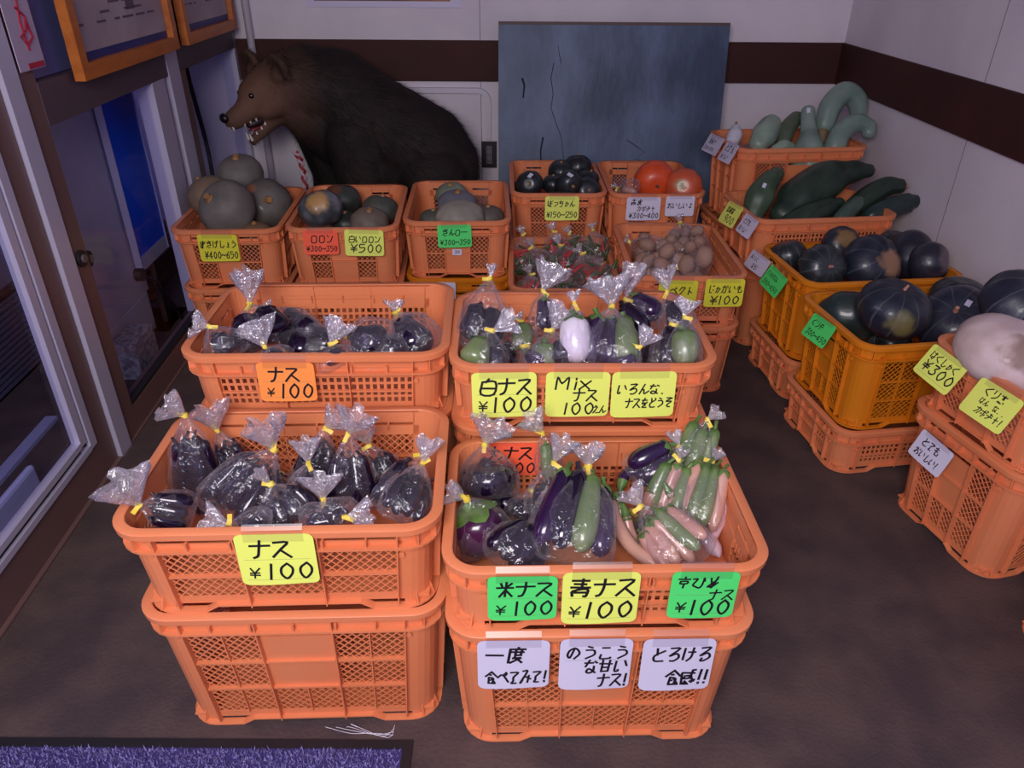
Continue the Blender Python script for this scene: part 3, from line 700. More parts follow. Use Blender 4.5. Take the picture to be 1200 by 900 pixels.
price_tag('D', 'front', (552,437), (629,436), (553,488), 'lime', [('白ナス', .12, .52, .38), ('¥', .08, .14, .24), ('100', .30, .12, .36)], 'lime price tag with a ruled line, left of three on the mixed aubergines crate', Rl)
price_tag('D', 'front', (640,436), (716,436), (640,487), 'lime', [('Mix', .14, .62, .30), ('ナス', .42, .36, .28), ('100', .28, .06, .28), ('えん', .74, .08, .18)], 'lime tag with Latin letters, middle of three on the mixed aubergines crate')
price_tag('D', 'front', (718,436), (794,435), (718,488), 'lime', [('いろんな、', .08, .52, .23), ('ナスをどうぞ', .22, .22, .22)], 'lime tag with two small handwritten lines, right of three on the mixed aubergines crate')
price_tag('B', 'back', (565,519), (632,519), (565,556), 'red', [('丸ナス', .10, .50, .42), ('100', .44, .08, .34)], 'bright red price tag inside the front right crate behind the bags', Rl, inside=True, tape=False)
price_tag('E', 'left', (230,275), (277,275), (234,306), 'yellow', [('ゆきげしょう', .04, .52, .27), ('¥400~650', .12, .12, .27)], 'yellow price tag on the crate of big grey pumpkins', Rl)
price_tag('F', 'left', (354,270), (395,270), (355,298), 'red', [('ロロン', .20, .52, .34), ('¥300~350', .06, .14, .24)], 'orange-red price tag on the crate of dark pumpkins before the bear')
price_tag('F', 'left', (403,269), (449,270), (403,299), 'lime', [('白いロロン', .10, .54, .26), ('¥500', .12, .14, .34)], 'lime price tag on the crate of dark pumpkins before the bear', Rl)
price_tag('G', 'left', (512,264), (552,263), (514,290), 'green', [('ぎんロー', .14, .54, .30), ('¥300~350', .06, .12, .24)], 'green price tag on the crate of pale squashes', (.08,))
price_tag('H', 'left', (639,230), (679,230), (640,258), 'lime', [('ぼっちゃん', .06, .58, .26), ('¥150~250', .04, .12, .26)], 'lime price tag on the crate of small near-black pumpkins')
price_tag('I', 'left', (735,231), (775,231), (734,258), 'white', [('赤皮', .12, .66, .28), ('カボチャ', .30, .40, .22), ('¥300~400', .08, .10, .24)], 'white price tag left on the crate of red-orange pumpkins')
price_tag('I', 'left', (781,230), (815,230), (779,253), 'white', [('おいしいよ', .06, .40, .28)], 'white handwritten tag right on the crate of red-orange pumpkins')
price_tag('K', 'left', (773,328), (819,329), (773,358), 'yellow', [('ベクト', .30, .46, .32)], 'yellow price tag half hidden behind a bag on the potato crate', Rl)
price_tag('K', 'left', (828,327), (874,327), (827,359), 'yellow', [('じゃがいも', .06, .52, .27), ('¥100', .14, .10, .32)], 'yellow price tag at the right corner of the potato crate', Rl)
T = .45
price_tag('L', 'left', (833,156), (850,163), (823,176), 'white', [('ヒョウ', .2, .5, .3), ('えん', .2, .55, .3), ('300~500', .08, .15, .20)], 'white price tag at the outer end of the pale gourd crate', tilt=T)
price_tag('L', 'left', (853,165), (867,171), (842,187), 'white', [('とて', .14, .55, .34), ('も', .62, .55, .3), ('おいしい', .12, .15, .22)], 'white handwritten tag nearest the corner of the pale gourd crate', tilt=T)
price_tag('M', 'left', (855,235), (872,244), (839,257), 'lime', [('えびす', .15, .55, .28), ('ひめん', .15, .55, .26), ('900', .26, .12, .34)], 'lime price tag on the crate of long dark green squashes', tilt=T)
price_tag('M', 'left', (875,249), (890,260), (864,271), 'white', [('とても', .14, .55, .28), ('おいしい', .10, .15, .24)], 'white handwritten tag on the crate of long dark green squashes', tilt=T)
price_tag('N', 'left', (883,292), (904,307), (873,311), 'white', [('おいしく', .10, .55, .24), ('なも!', .36, .15, .28)], 'white handwritten tag on the farther yellow crate', tilt=T)
price_tag('N', 'left', (905,309), (924,328), (892,333), 'green', [('くりひろえん', .06, .55, .20), ('300~450', .10, .15, .22)], 'green price tag on the farther yellow crate', tilt=T)
price_tag('O', 'left', (955,366), (981,384), (937,389), 'green', [('くり新', .12, .55, .30), ('300~450', .12, .15, .24)], 'green price tag on the nearer yellow crate', tilt=T)
price_tag('P', 'left', (1096,402), (1136,432), (1073,436), 'lime', [('はくしゃく', .10, .60, .25), ('¥300', .10, .22, .34)], 'lime price tag before the big white pumpkin, nearer the yellow crates', (.12,), tilt=T)
price_tag('P', 'left', (1152,441), (1202,472), (1120,476), 'lime', [('くり恋', .22, .66, .24), ('はんぽな、、', .26, .42, .16), ('カボチャ!', .30, .16, .20)], 'lime handwritten tag before the white pumpkin, at the picture edge', tilt=T)
price_tag('P0', 'left', (1083,502), (1119,533), (1062,527), 'white', [('とても', .16, .55, .30), ('おいしい!', .12, .16, .26)], 'white handwritten tag on the deep crate below the white pumpkin', tilt=.30)
price_tag('G0', 'left', (489,330), (534,331), (489,350), 'white', [], 'blank white card on the yellow crate under the pale squashes', tape=False)
price_tag('G', 'left', (530,292), (541,292), (530,299), 'white', [('35', .2, .3, .5)], 'tiny white sticker on the blank panel of the pale squash crate', tape=False, off=-.012, curl=0)
# ================================================================ vegetables
VIEW = Vector((0, 0, CAM_H))
m_film = film_mat('cellophane', .09, .58, bscale=38, bump=1.0)
m_flare = film_mat('cellophane_gathered', .48, .94, bscale=70, bump=1.0)
m_tie = mat('yellow_tape', srgb(226, 198, 62), .45)
m_cal = mat('calyx_green', srgb(96, 128, 62), .45, srgb(70, 96, 44), 30)
m_calp = mat('calyx_dark', srgb(44, 34, 46), .4, srgb(30, 22, 36), 30)
EG = {
 'dark': (mat('aubergine_black', srgb(27, 12, 38), .12, srgb(18, 9, 28), 12, coat=.4), m_calp),
 'violet': (mat('aubergine_violet', srgb(46, 20, 60), .2, srgb(30, 14, 46), 12, coat=.5), m_cal),
 'plum': (mat('aubergine_plum', srgb(70, 26, 62), .22, srgb(48, 20, 54), 10, coat=.5), m_cal),
 'white': (mat('aubergine_white', srgb(228, 216, 230), .25, srgb(214, 204, 216), 10, coat=.4), m_cal),
 'green': (mat('aubergine_green', srgb(122, 136, 92), .25, srgb(100, 120, 76), 25, coat=.4, stretch=(1, 1, .3)), m_cal),
 'pink': (mat('aubergine_pink', srgb(200, 152, 134), .3, srgb(178, 130, 118), 14, coat=.3), m_cal),
 'pale': (mat('aubergine_pale', srgb(226, 196, 208), .25, srgb(214, 180, 196), 14, coat=.3), m_cal)}
def aubergine(kind, A, Bp, Rr, parent, bend=.0, round_=False, seg=14):
    """A stem end, Bp blossom end, local coordinates of the parent"""
    A, Bp = Vector(A), Vector(Bp); L = (Bp - A).length; ax = (Bp - A) / L
    s = ax.orthogonal().normalized(); s = Matrix.Rotation(rnd.uniform(0, 6.28), 3, ax) @ s
    ts = [0, .03, .09, .18, .30, .45, .60, .74, .86, .94, .985, 1]
    pr = [.30, .52, .66, .74, .82, .92, 1, 1, .86, .62, .30, .02]
    if round_: pr = [.25, .55, .80, .95, 1, 1.03, 1.0, .94, .78, .56, .30, .02]
    if kind in ('pink', 'pale'): pr = [.6, .8, .92, .98, 1, 1, .98, .92, .8, .6, .35, .05]
    sp_ = [A + ax*L*t + s*bend*L*math.sin(PI*t) for t in ts]
    b = MB(); b.tube(sp_, [Rr*p for p in pr], seg)
    m, mc = EG[kind]
    o = b.build('aubergine', m, parent, True)
    # calyx
    b = MB(); rows_ = []
    u = s; w = ax.cross(u)
    for k in range(4):
        row = []
        for j in range(20):
            a = 2*PI*j/20; lobe = .5 + .5*math.cos(5*a)
            t = [-.01, .02, .06, .10][k]; tt = t if k < 2 else t*(.55 + .9*lobe)
            c = A + ax*L*tt + s*bend*L*math.sin(PI*max(0, tt)); rad = Rr*interp(ts, pr, max(0, tt))*([.45, 1.12, 1.08, 1.05][k]) + .0006
            row.append(c + (u*math.cos(a) + w*math.sin(a))*rad)
        rows_.append(row)
    b.grid(rows_, True); b.tube([A + ax*L*.02, A - ax*L*.05 + s*.004, A - ax*L*.11 + s*.008], [Rr*.3, Rr*.2, Rr*.22], 7)
    b.build('calyx', mc, o, True)
    return o
def bag(label, group, tail, neck, flare, w, kinds, fw=.05, dep=None, L0=.10, L1=.74, tape2=None, cat='bag', round_=False, name='bag_of_aubergines', fill=None):
    T, K, F = at_y(*tail), at_y(*neck), at_y(*flare)
    ax = K - T; L = ax.length; ax.normalize()
    view = (K - VIEW).normalized(); sd = ax.cross(view).normalized(); dp = sd.cross(ax)
    dep = dep or w*.62
    t = thing(name, label, cat, tuple(T), 0, group)
    seed = rnd.uniform(0, 99)
    rows_ = []; n = 48
    tt = [0, .03, .08, .16, .27, .4, .52, .64, .75, .84, .91, .96, 1]
    ww = [.62, .78, .90, .98, 1.02, 1.0, .93, .80, .60, .40, .25, .16, .10]
    dd = [.05, .30, .58, .80, .95, 1.0, .96, .84, .66, .46, .28, .18, .12]
    for i, s in enumerate(tt):
        row = []
        for j in range(n):
            a = 2*PI*j/n
            fold = 1 + (.045 + .42*max(0, s-.5))*math.sin(a*7 + seed + s*2) + (.025 + .26*max(0, s-.5))*math.sin(a*12 + seed*2)
            nz = noise.noise(Vector((math.cos(a)*1.6 + seed, math.sin(a)*1.6, s*5)))
            k = fold + .14*nz*(1 - .6*(s > .9))
            row.append(ax*L*s + sd*math.cos(a)*ww[i]*w/2*k + dp*math.sin(a)*dd[i]*dep/2*k)
        rows_.append(row)
    b = MB(); b.grid(rows_, True); b.cap(rows_[0], True); b.build('film', m_film, t, True)
    # gathered end
    fx = F - K; fl = fx.length; fx.normalize(); fs = fx.cross(view).normalized(); fd = fs.cross(fx)
    rows_ = []; n = 34
    for i, (s, r) in enumerate([(-.05, .14), (0, .11), (.10, .17), (.25, .34), (.45, .56), (.65, .78), (.85, .95), (1, 1.0)]):
        row = []
        for j in range(n):
            a = 2*PI*j/n
            ruf = 1 + (.10 + .30*s)*math.sin(a*6 + seed + s*2) * (1 if s > .05 else .3) + .18*s*math.sin(a*9 + seed*3)
            nz = noise.noise(Vector((math.cos(a)*2 + seed, math.sin(a)*2, s*3 + 7)))
            row.append(K - T + fx*fl*(s + .16*s*nz + .10*s*math.sin(a*3 + seed)) + (fs*math.cos(a) + fd*math.sin(a)*.6)*r*fw/2*ruf)
        rows_.append(row)
    b = MB(); b.grid(rows_, True); b.build('gathered_end', m_flare, t, True)
    # tape tie with a small flag
    b = MB(); kr = max(.004, w*.055); b.tube([K - T - ax*.004, K - T + ax*.005], kr, 10)
    b.build('tape_tie', m_tie, t)
    b = MB(); fa = seed*5; q = K - T - view*kr*1.0; e1 = (sd*math.cos(fa*.3 - .4) + ax*math.sin(fa*.3 - .4)*.5).normalized() * (1 if seed > 40 else -1); e2 = e1.cross(view).normalized()*.0036
    b.grid([[q - e2, q + e2], [q + e1*.008 - e2, q + e1*.008 + e2], [q + e1*.016 - e2*1.05 - view*.002, q + e1*.016 + e2*1.05 - view*.002]]); b.build('tape_flag', m_tie, t)
    if fill: fill(t, ax*L, sd, dp, w, dep)
    else:
        if len(kinds) > 1 and all(k == 'dark' for k in kinds): kinds = list(kinds) + ([D] * (2 if w > .08 else 1) if group in (gA, gB_) else [])
        n = len(kinds)
        for i, kd in enumerate(kinds):
            if kd is None: continue
            u = (i - (n-1)/2) / max(1, n) * w * .96
            r = min(w*1.12/(2*max(1, n*.88)), dep*.47, w*.5 - (n-1)/2/max(1, n)*w*.91 + w*.04*(n > 1) - w*.05*(n == 1), .034 if not round_ and group in (gA, gB_) else .06, .0135 if kd == 'pink' else 1)
            j1, j2 = rnd.uniform(-.03, .05), rnd.uniform(-.02, .06)
            a_ = ax*L*(L1 + j1) + sd*u*.7 + dp*rnd.uniform(-.25, .25)*dep*(n > 1); b_ = ax*L*(L0 + j2) + sd*u + dp*rnd.uniform(-.25, .25)*dep*(n > 1)
            aubergine(kd, a_, b_, r, t, rnd.uniform(-.04, .04), round_)
    return t
D = 'dark'
gA, gB_, gC, gD = 'bags in the front left crate', 'bags in the front right crate', 'bags in the crate with the orange tag', 'bags in the mixed aubergines crate'
def bagA(l, *a, **k): return bag(l, gA, *a, **k)
# --- crate A (y .90-1.20)
bagA('bag of long dark aubergines standing in the back left corner of the lime-tagged crate', (236,592,1.06), (217,487,1.10), (195,474,1.08), .085, [D, D], .045)
bagA('bag of dark aubergines just right of the back left corner bag, its wide frill reddish', (284,575,1.13), (255,505,1.17), (243,478,1.17), .075, [D, D], .060)
bagA('largest bag of long dark aubergines slanting across the left middle of the crate', (258,612,1.00), (321,527,1.07), (306,496,1.06), .125, [D, D, D], .060, dep=.07)
bagA('bag of dark aubergines slumped under the twisted frill of the largest bag', (350,622,.965), (318,568,1.01), (302,552,1.0), .110, [D, D], .022, dep=.07)
bagA('bag of dark aubergines at the back middle, its frill bending right', (362,575,1.10), (381,502,1.15), (397,487,1.15), .075, [D, D], .048)
bagA('tall upright bag of two long dark aubergines right of centre with a big frill', (412,602,1.04), (408,509,1.10), (420,484,1.10), .085, [D, D], .062)
bagA('bag of dark aubergines behind the tall upright bag, toward the right', (458,578,1.12), (433,522,1.15), (426,505,1.14), .085, [D, D], .036)
bagA('bag of dark aubergines in the centre with a reddish upright frill', (352,600,1.04), (361,543,1.06), (358,515,1.07), .070, [D], .045)
bagA('bag with a crumpled pale frill lying low in the front middle of the crate', (402,618,.94), (379,585,.98), (377,558,.99), .080, [D], .060)
bagA('bag of dark aubergines along the right side, its frill touching the rim', (466,612,.95), (495,543,1.05), (503,514,1.06), .085, [D, D], .038)
bagA('bag lying at the front rim right of the tag, frill pointing right', (352,618,.935), (404,606,.94), (434,603,.94), .065, [D], .045)
bagA('bag lying at the front rim left of the tag, only its crumpled film showing', (318,618,.93), (269,614,.925), (240,608,.93), .060, [D], .045)
bagA('bag drooping over the front left rim with a broad fan of clear film', (228,604,.96), (163,592,.93), (140,562,.92), .070, [D, D], .078)
bagA('bag of dark aubergines between the tall bag and the right side bag', (450,600,1.02), (494,533,1.12), (500,520,1.12), .080, [D, D], .022)
for k, (px, py) in enumerate(((250, 600), (330, 596), (405, 590), (455, 590))):
    bagA(['dark bag low in the pile, deep at the left of the lime-tagged crate', 'dark bag low in the pile, left of its middle', 'dark bag low in the pile, right of its middle', 'dark bag low in the pile, deep at the right of the lime-tagged crate'][k],
         (px + 10, py, 1.07), (px - 6, py - 42, 1.15), (px - 10, py - 48, 1.15), .09, [D, D], .02)
# --- crate B (y .87-1.17)
def bagB(l, *a, **k): return bag(l, gB_, *a, **k)
bagB('bag holding one round black aubergine before the red tag, triangular frill up', (574,585,1.09), (568,521,1.13), (580,495,1.13), .116, ['dark'], .068, round_=True, L0=.02, L1=.66, dep=.11)
bagB('bag with a big round plum aubergine at the left wall, green calyx up', (572,648,.99), (547,585,1.01), (525,575,1.0), .118, ['plum'], .034, round_=True, L0=.04, L1=.84, dep=.105)
bagB('bag of glossy black aubergine with a bright upright frill, left of centre', (641,614,1.02), (649,543,1.06), (662,514,1.06), .088, ['dark'], .042, round_=True, L0=.10, L1=.70, dep=.065)
bagB('narrow bag behind the glossy black one, its frill spread to the left', (648,570,1.13), (636,508,1.15), (620,488,1.15), .055, ['green'], .050)
bagB('big bag of long purple aubergines with green tops filling the front middle', (664,662,.90), (689,548,1.05), (690,522,1.06), .140, ['violet', 'green', 'dark', 'violet'], .050, L1=.88, dep=.085)
bagB('brownish bag of a dark aubergine lying low in front, left of the big bag', (585,668,.90), (640,612,.98), (652,600,.98), .105, [D, D], .02, L1=.8)
bagB('tall bag of pale green aubergines leaning on the back right corner, tiny frill', (788,600,1.08), (829,492,1.17), (842,481,1.16), .085, ['green', 'green', 'green'], .026, L0=.12, L1=.92)
bagB('bag with a green-topped aubergine at the back, left of the tall bag', (738,560,1.10), (795,524,1.13), (790,506,1.14), .072, ['violet', 'violet'], .022, L1=.9)
bagB('bag of green aubergines below the tall bag with a yellow tape on top', (772,612,1.03), (796,540,1.10), (800,526,1.10), .080, ['green', 'pink', 'green'], .02, L0=.05, L1=.92)
bagB('bag of green and pink aubergines standing beside the white curved one', (812,622,1.01), (835,541,1.10), (843,528,1.10), .085, ['pink', 'green', 'green', 'pink'], .022, L0=.05, L1=.92)
bagB('bag of pink long aubergines with green tops lying at the front right', (818,664,.90), (751,594,1.00), (738,574,1.01), .110, ['pink', 'green', 'pink', 'pink', 'pink'], .040, L1=.78, dep=.06)
bagB('bag of dark round aubergines deep behind the brownish bag', (612,620,1.04), (622,575,1.10), (625,570,1.10), .080, ['dark'], .015, round_=True)
def loose(kind, pts, r, label, group, segs=5):
    p = [at_y(*q) for q in pts]; o0 = p[0]; t = thing('aubergine', label, 'aubergine', tuple(o0), 0, group)
    c = catmull([q - o0 for q in p], segs); n = len(c); b = MB()
    b.tube(c, [r*min(1, .15 + 4*min(i/(n-1), 1 - i/(n-1)) ** .7) for i in range(n)], 12)
    b.build('fruit', EG[kind][0], t, True)
    d = (c[0] - c[1]).normalized(); b = MB(); b.tube([c[0] - d*.012, c[0] + d*.004, c[0] + d*.018], [r*1.08, r*.7, r*.3], 9); b.build('calyx', m_cal, t, True)
    return t
gl_ = 'long aubergines showing between the bags of the front right crate'
loose('pale', [(836,575,1.08), (848,588,1.06), (840,612,1.04), (832,632,1.02), (843,652,.97)], .0145, 'white S-shaped aubergine at the right wall of the front right crate', gl_)
loose('pink', [(714,580,1.04), (722,612,1.00), (740,640,.96), (770,664,.91)], .0125, 'long pinkish aubergine running down beside the big purple bag', gl_)
loose('pink', [(733,602,1.02), (738,622,1.0), (748,642,.97)], .010, 'shorter pinkish aubergine between two front bags', gl_)
loose('violet', [(728,570,1.10), (733,556,1.12), (748,553,1.12), (757,570,1.09)], .0105, 'shiny purple aubergine arched behind the long pinkish ones', gl_)
loose('green', [(724,588,1.04), (727,600,1.03), (736,625,1.0)], .013, 'green aubergine end beside the shorter pinkish one', gl_)
loose('pink', [(765,572,1.07), (758,590,1.05), (756,602,1.03)], .0115, 'pinkish aubergine upright behind the front right bag', gl_)
loose('pink', [(783,575,1.06), (790,590,1.05), (795,602,1.04)], .009, 'thin pinkish aubergine tip in the green bags', gl_)
# --- crate C (y 1.25-1.56)
def bagC(l, *a, **k): return bag(l, gC, *a, **k)
bagC('bag of dark aubergines with the tallest twisted frill, back left of its crate', (315,414,1.34), (293,357,1.43), (291,318,1.44), .120, [D, D], .055, dep=.08)
bagC('bag drooping to the left rim with a pale fanned frill', (276,420,1.29), (245,383,1.31), (226,378,1.30), .085, [D], .045)
bagC('bag with crumpled pale frill before the tallest one, at the front left', (325,428,1.26), (311,408,1.28), (297,378,1.30), .085, [D], .062)
bagC('bag of dark aubergines lying left of centre behind', (366,404,1.38), (318,362,1.48), (312,354,1.48), .090, [D, D], .022)
bagC('bag at the front centre with an upright frill bound by yellow tape', (400,430,1.255), (387,404,1.28), (400,376,1.30), .080, [D], .050)
bagC('bag of dark aubergines lying right of centre, film shining blue', (458,408,1.31), (398,392,1.33), (390,386,1.33), .105, [D], .02, dep=.085)
bagC('bag of dark aubergines at the right side with a short upright frill', (500,420,1.31), (464,368,1.42), (462,352,1.43), .115, [D], .034, dep=.085)
bagC('dark bag low in the centre of the crate with the orange tag', (375,418,1.33), (352,380,1.45), (350,376,1.45), .10, [D, D], .015)
bagC('dark bag low at the right of the crate with the orange tag', (455,424,1.27), (440,396,1.36), (438,392,1.36), .10, [D, D], .015)
# --- crate D (y 1.24-1.56)
def bagD(l, *a, **k): return bag(l, gD, *a, **k)
bagD('tall bag of dark aubergines in the back left corner, thin pointed frill', (560,410,1.34), (574,327,1.46), (576,310,1.47), .095, [D, D], .018, L1=.62)
bagD('bag of dark and green aubergines at the front left, frill fanned right', (562,440,1.27), (577,388,1.32), (603,374,1.33), .095, ['dark', 'green'], .048, dep=.075)
bagD('bag of one dark violet aubergine at the back with a broad frill', (640,392,1.40), (636,341,1.46), (650,310,1.48), .068, ['violet'], .066, L1=.8)
bagD('bag of dark and green aubergines left of the white one', (652,434,1.27), (647,388,1.33), (662,360,1.35), .100, ['dark', 'green'], .055, dep=.075)
bagD('bag of one round green aubergine half hidden behind the front left bags', (612,414,1.36), (612,378,1.42), (606,368,1.43), .075, ['green'], .022, round_=True, L1=.95)
bagD('bag of one white egg-shaped aubergine in the front centre', (678,436,1.26), (673,356,1.34), (671,342,1.35), .070, ['white'], .022, L0=.12, L1=.80, round_=True, dep=.064)
bagD('wide bag of green and violet aubergines right of the white one, tall crinkled frill', (712,436,1.26), (717,360,1.36), (712,326,1.38), .120, ['green', 'violet', 'violet'], .078, L1=.86, dep=.08)
bagD('bag of dark aubergines at the back right of the wide one, frill upright', (770,384,1.44), (733,351,1.48), (745,310,1.50), .090, ['violet', 'dark'], .042, L1=.9)
bagD('bag of dark aubergines in the back right corner, frill twisted', (800,400,1.40), (782,342,1.48), (777,316,1.49), .080, [D], .040)
bagD('bag of a round green aubergine at the right end of the crate', (802,436,1.27), (802,372,1.34), (806,352,1.36), .070, ['green'], .040, L0=.08, L1=.80, round_=True, dep=.058)
bagD('bag of one dark aubergine standing left of the right end green one', (776,434,1.29), (786,380,1.36), (788,374,1.36), .060, ['dark'], .015, L1=.95)
bagD('small bag of violet aubergine at the front right with a fluffy frill', (722,436,1.255), (750,407,1.27), (764,388,1.28), .060, ['violet'], .042)
bagD('small bag of violet aubergine lying between the green bags at the front left', (640,434,1.26), (612,406,1.32), (606,400,1.32), .07, ['violet'], .018)

# ---------------------------------------------------------------- chillies and potatoes
bagD('dark bag deep at the left of the mixed aubergines crate', (575,436,1.33), (585,396,1.42), (585,392,1.42), .11, [D, D], .015)
bagD('dark bag deep right of the centre of the mixed aubergines crate', (700,436,1.36), (712,396,1.44), (712,392,1.44), .12, [D, D], .015)
bagD('dark bag deep at the right of the mixed aubergines crate', (775,432,1.36), (785,396,1.46), (785,392,1.46), .11, [D, D], .015)
bagB('dark bag deep behind the big bag of the front right crate', (672,615,1.07), (690,570,1.14), (692,566,1.14), .11, [D, D], .015)
bagB('dark bag deep in the middle of the front right crate', (735,640,1.02), (740,600,1.08), (741,596,1.08), .11, ['violet', D], .015)
bagB('dark round aubergine bag low at the back left, under the one before the red tag', (590,612,1.08), (598,570,1.13), (600,566,1.13), .11, ['dark'], .015, round_=True)
m_red = mat('chilli_red', srgb(190, 40, 30), .3, coat=.3); m_gr = mat('chilli_green', srgb(64, 88, 40), .35, srgb(46, 66, 30), 20, coat=.3); m_chs = mat('chilli_stem', srgb(120, 130, 70), .5)
def chillies(frac):
    def f(t, axv, sd, dp, w, dep):
        for i in range(16):
            s = rnd.uniform(.12, .62); c = axv*s + sd*rnd.uniform(-.32, .32)*w + dp*rnd.uniform(-.32, .32)*dep
            d = (sd*rnd.uniform(-1, 1) + axv.normalized()*rnd.uniform(-1, 1) + dp*rnd.uniform(-.4, .4)).normalized(); q = d.orthogonal()
            L = rnd.uniform(.028, .045); b = MB(); b.tube([c - d*L, c - d*L*.5 + q*.003, c + q*.005, c + d*L*.6 + q*.002, c + d*L], [.004, .0058, .0055, .004, .0008], 7)
            red = rnd.random() < frac
            b.build('chilli', m_red if red else m_gr, t, True)
    return f
gJ = 'bags of chillies'
for lab, tl, nk, fl, w, fr in (
 ('chilli bag in the back left corner of its crate', (618,325,2.50), (612,276,2.60), (610,266,2.60), .11, .25),
 ('green chilli bag at the left middle with a fallen frill', (640,330,2.42), (624,290,2.52), (620,280,2.52), .13, .12),
 ('chilli bag at the back centre with the highest small frill', (655,305,2.52), (648,272,2.60), (645,262,2.61), .10, .4),
 ('reddish chilli bag below the highest one, bound twice', (668,322,2.42), (656,288,2.52), (651,276,2.53), .12, .6),
 ('chilli bag at the back right of centre with pale frill', (680,300,2.56), (667,275,2.62), (664,266,2.62), .10, .3),
 ('chilli bag in the back right corner with a bright frill', (702,312,2.50), (695,270,2.60), (693,262,2.60), .11, .25),
 ('largest chilli bag lying across the middle, red and green', (700,345,2.30), (682,298,2.42), (676,290,2.42), .15, .45),
 ('chilli bag at the right side, yellow tape flag showing', (722,338,2.34), (705,310,2.42), (702,305,2.42), .10, .2),
 ('red chilli bag in the front left corner', (622,352,2.26), (622,322,2.34), (618,312,2.34), .10, .7),
 ('dark chilli bag at the front centre behind the aubergine frill', (660,352,2.26), (652,322,2.34), (650,316,2.34), .12, .15)):
    bag(lab, gJ, tl, nk, fl, w, [], .03, dep=w*.7, cat='bag', name='bag_of_chillies', fill=chillies(fr))
m_pot = mat('potato_skin', srgb(168, 132, 112), .6, srgb(140, 106, 92), 25, .3, 90)
POT = None
def potato(t, c, r):
    global POT
    if POT is None:
        bm = bmesh.new(); bmesh.ops.create_icosphere(bm, subdivisions=3, radius=1)
        for v in bm.verts: v.co *= 1 + .10*noise.noise(v.co*1.3); v.co.x *= 1.18; v.co.z *= .9
        POT = bpy.data.meshes.new('potato'); bm.to_mesh(POT); bm.free(); POT.shade_smooth(); POT.materials.append(m_pot)
    o = bpy.data.objects.new('potato', POT); COL.objects.link(o); o.parent = t; o.location = c; o.scale = (r, r, r)
    o.rotation_euler = (rnd.uniform(0, 6), rnd.uniform(0, 6), rnd.uniform(0, 6))
def potatoes(r, n):
    def f(t, axv, sd, dp, w, dep):
        k = 0; cs = []
        for tr in range(600):
            s = rnd.uniform(.10, .78); ww_ = interp([0, .3, .6, .8, 1], [.8, 1, .9, .5, .1], s)
            c = axv*s + sd*rnd.uniform(-.42, .42)*w*ww_ + dp*rnd.uniform(-.36, .36)*dep*ww_
            if all((c - q).length > r*1.75 for q in cs): cs.append(c); potato(t, c, r); k += 1
            if k >= n: break
    return f
gK = 'bags of potatoes'
for lab, tl, nk, fl, w, r, n in (
 ('tallest potato bag standing in the back right of its crate', (806,312,2.44), (797,262,2.58), (795,252,2.58), .17, .022, 22),
 ('potato bag lying at the left of its crate', (778,304,2.42), (738,284,2.46), (732,280,2.46), .12, .026, 10),
 ('potato bag lying at the front right, darker and blurred by film', (830,322,2.22), (795,310,2.25), (788,308,2.25), .14, .030, 8),
 ('potato bag slumped in the front middle behind the aubergine frills', (792,322,2.24), (762,306,2.34), (756,300,2.34), .13, .026, 9),
 ('small potato bag low at the front left, by the tag', (765,326,2.20), (756,308,2.28), (752,304,2.28), .11, .024, 7)):
    bag(lab, gK, tl, nk, fl, w, [], .03, dep=w*.75, name='bag_of_potatoes', fill=potatoes(r, n))

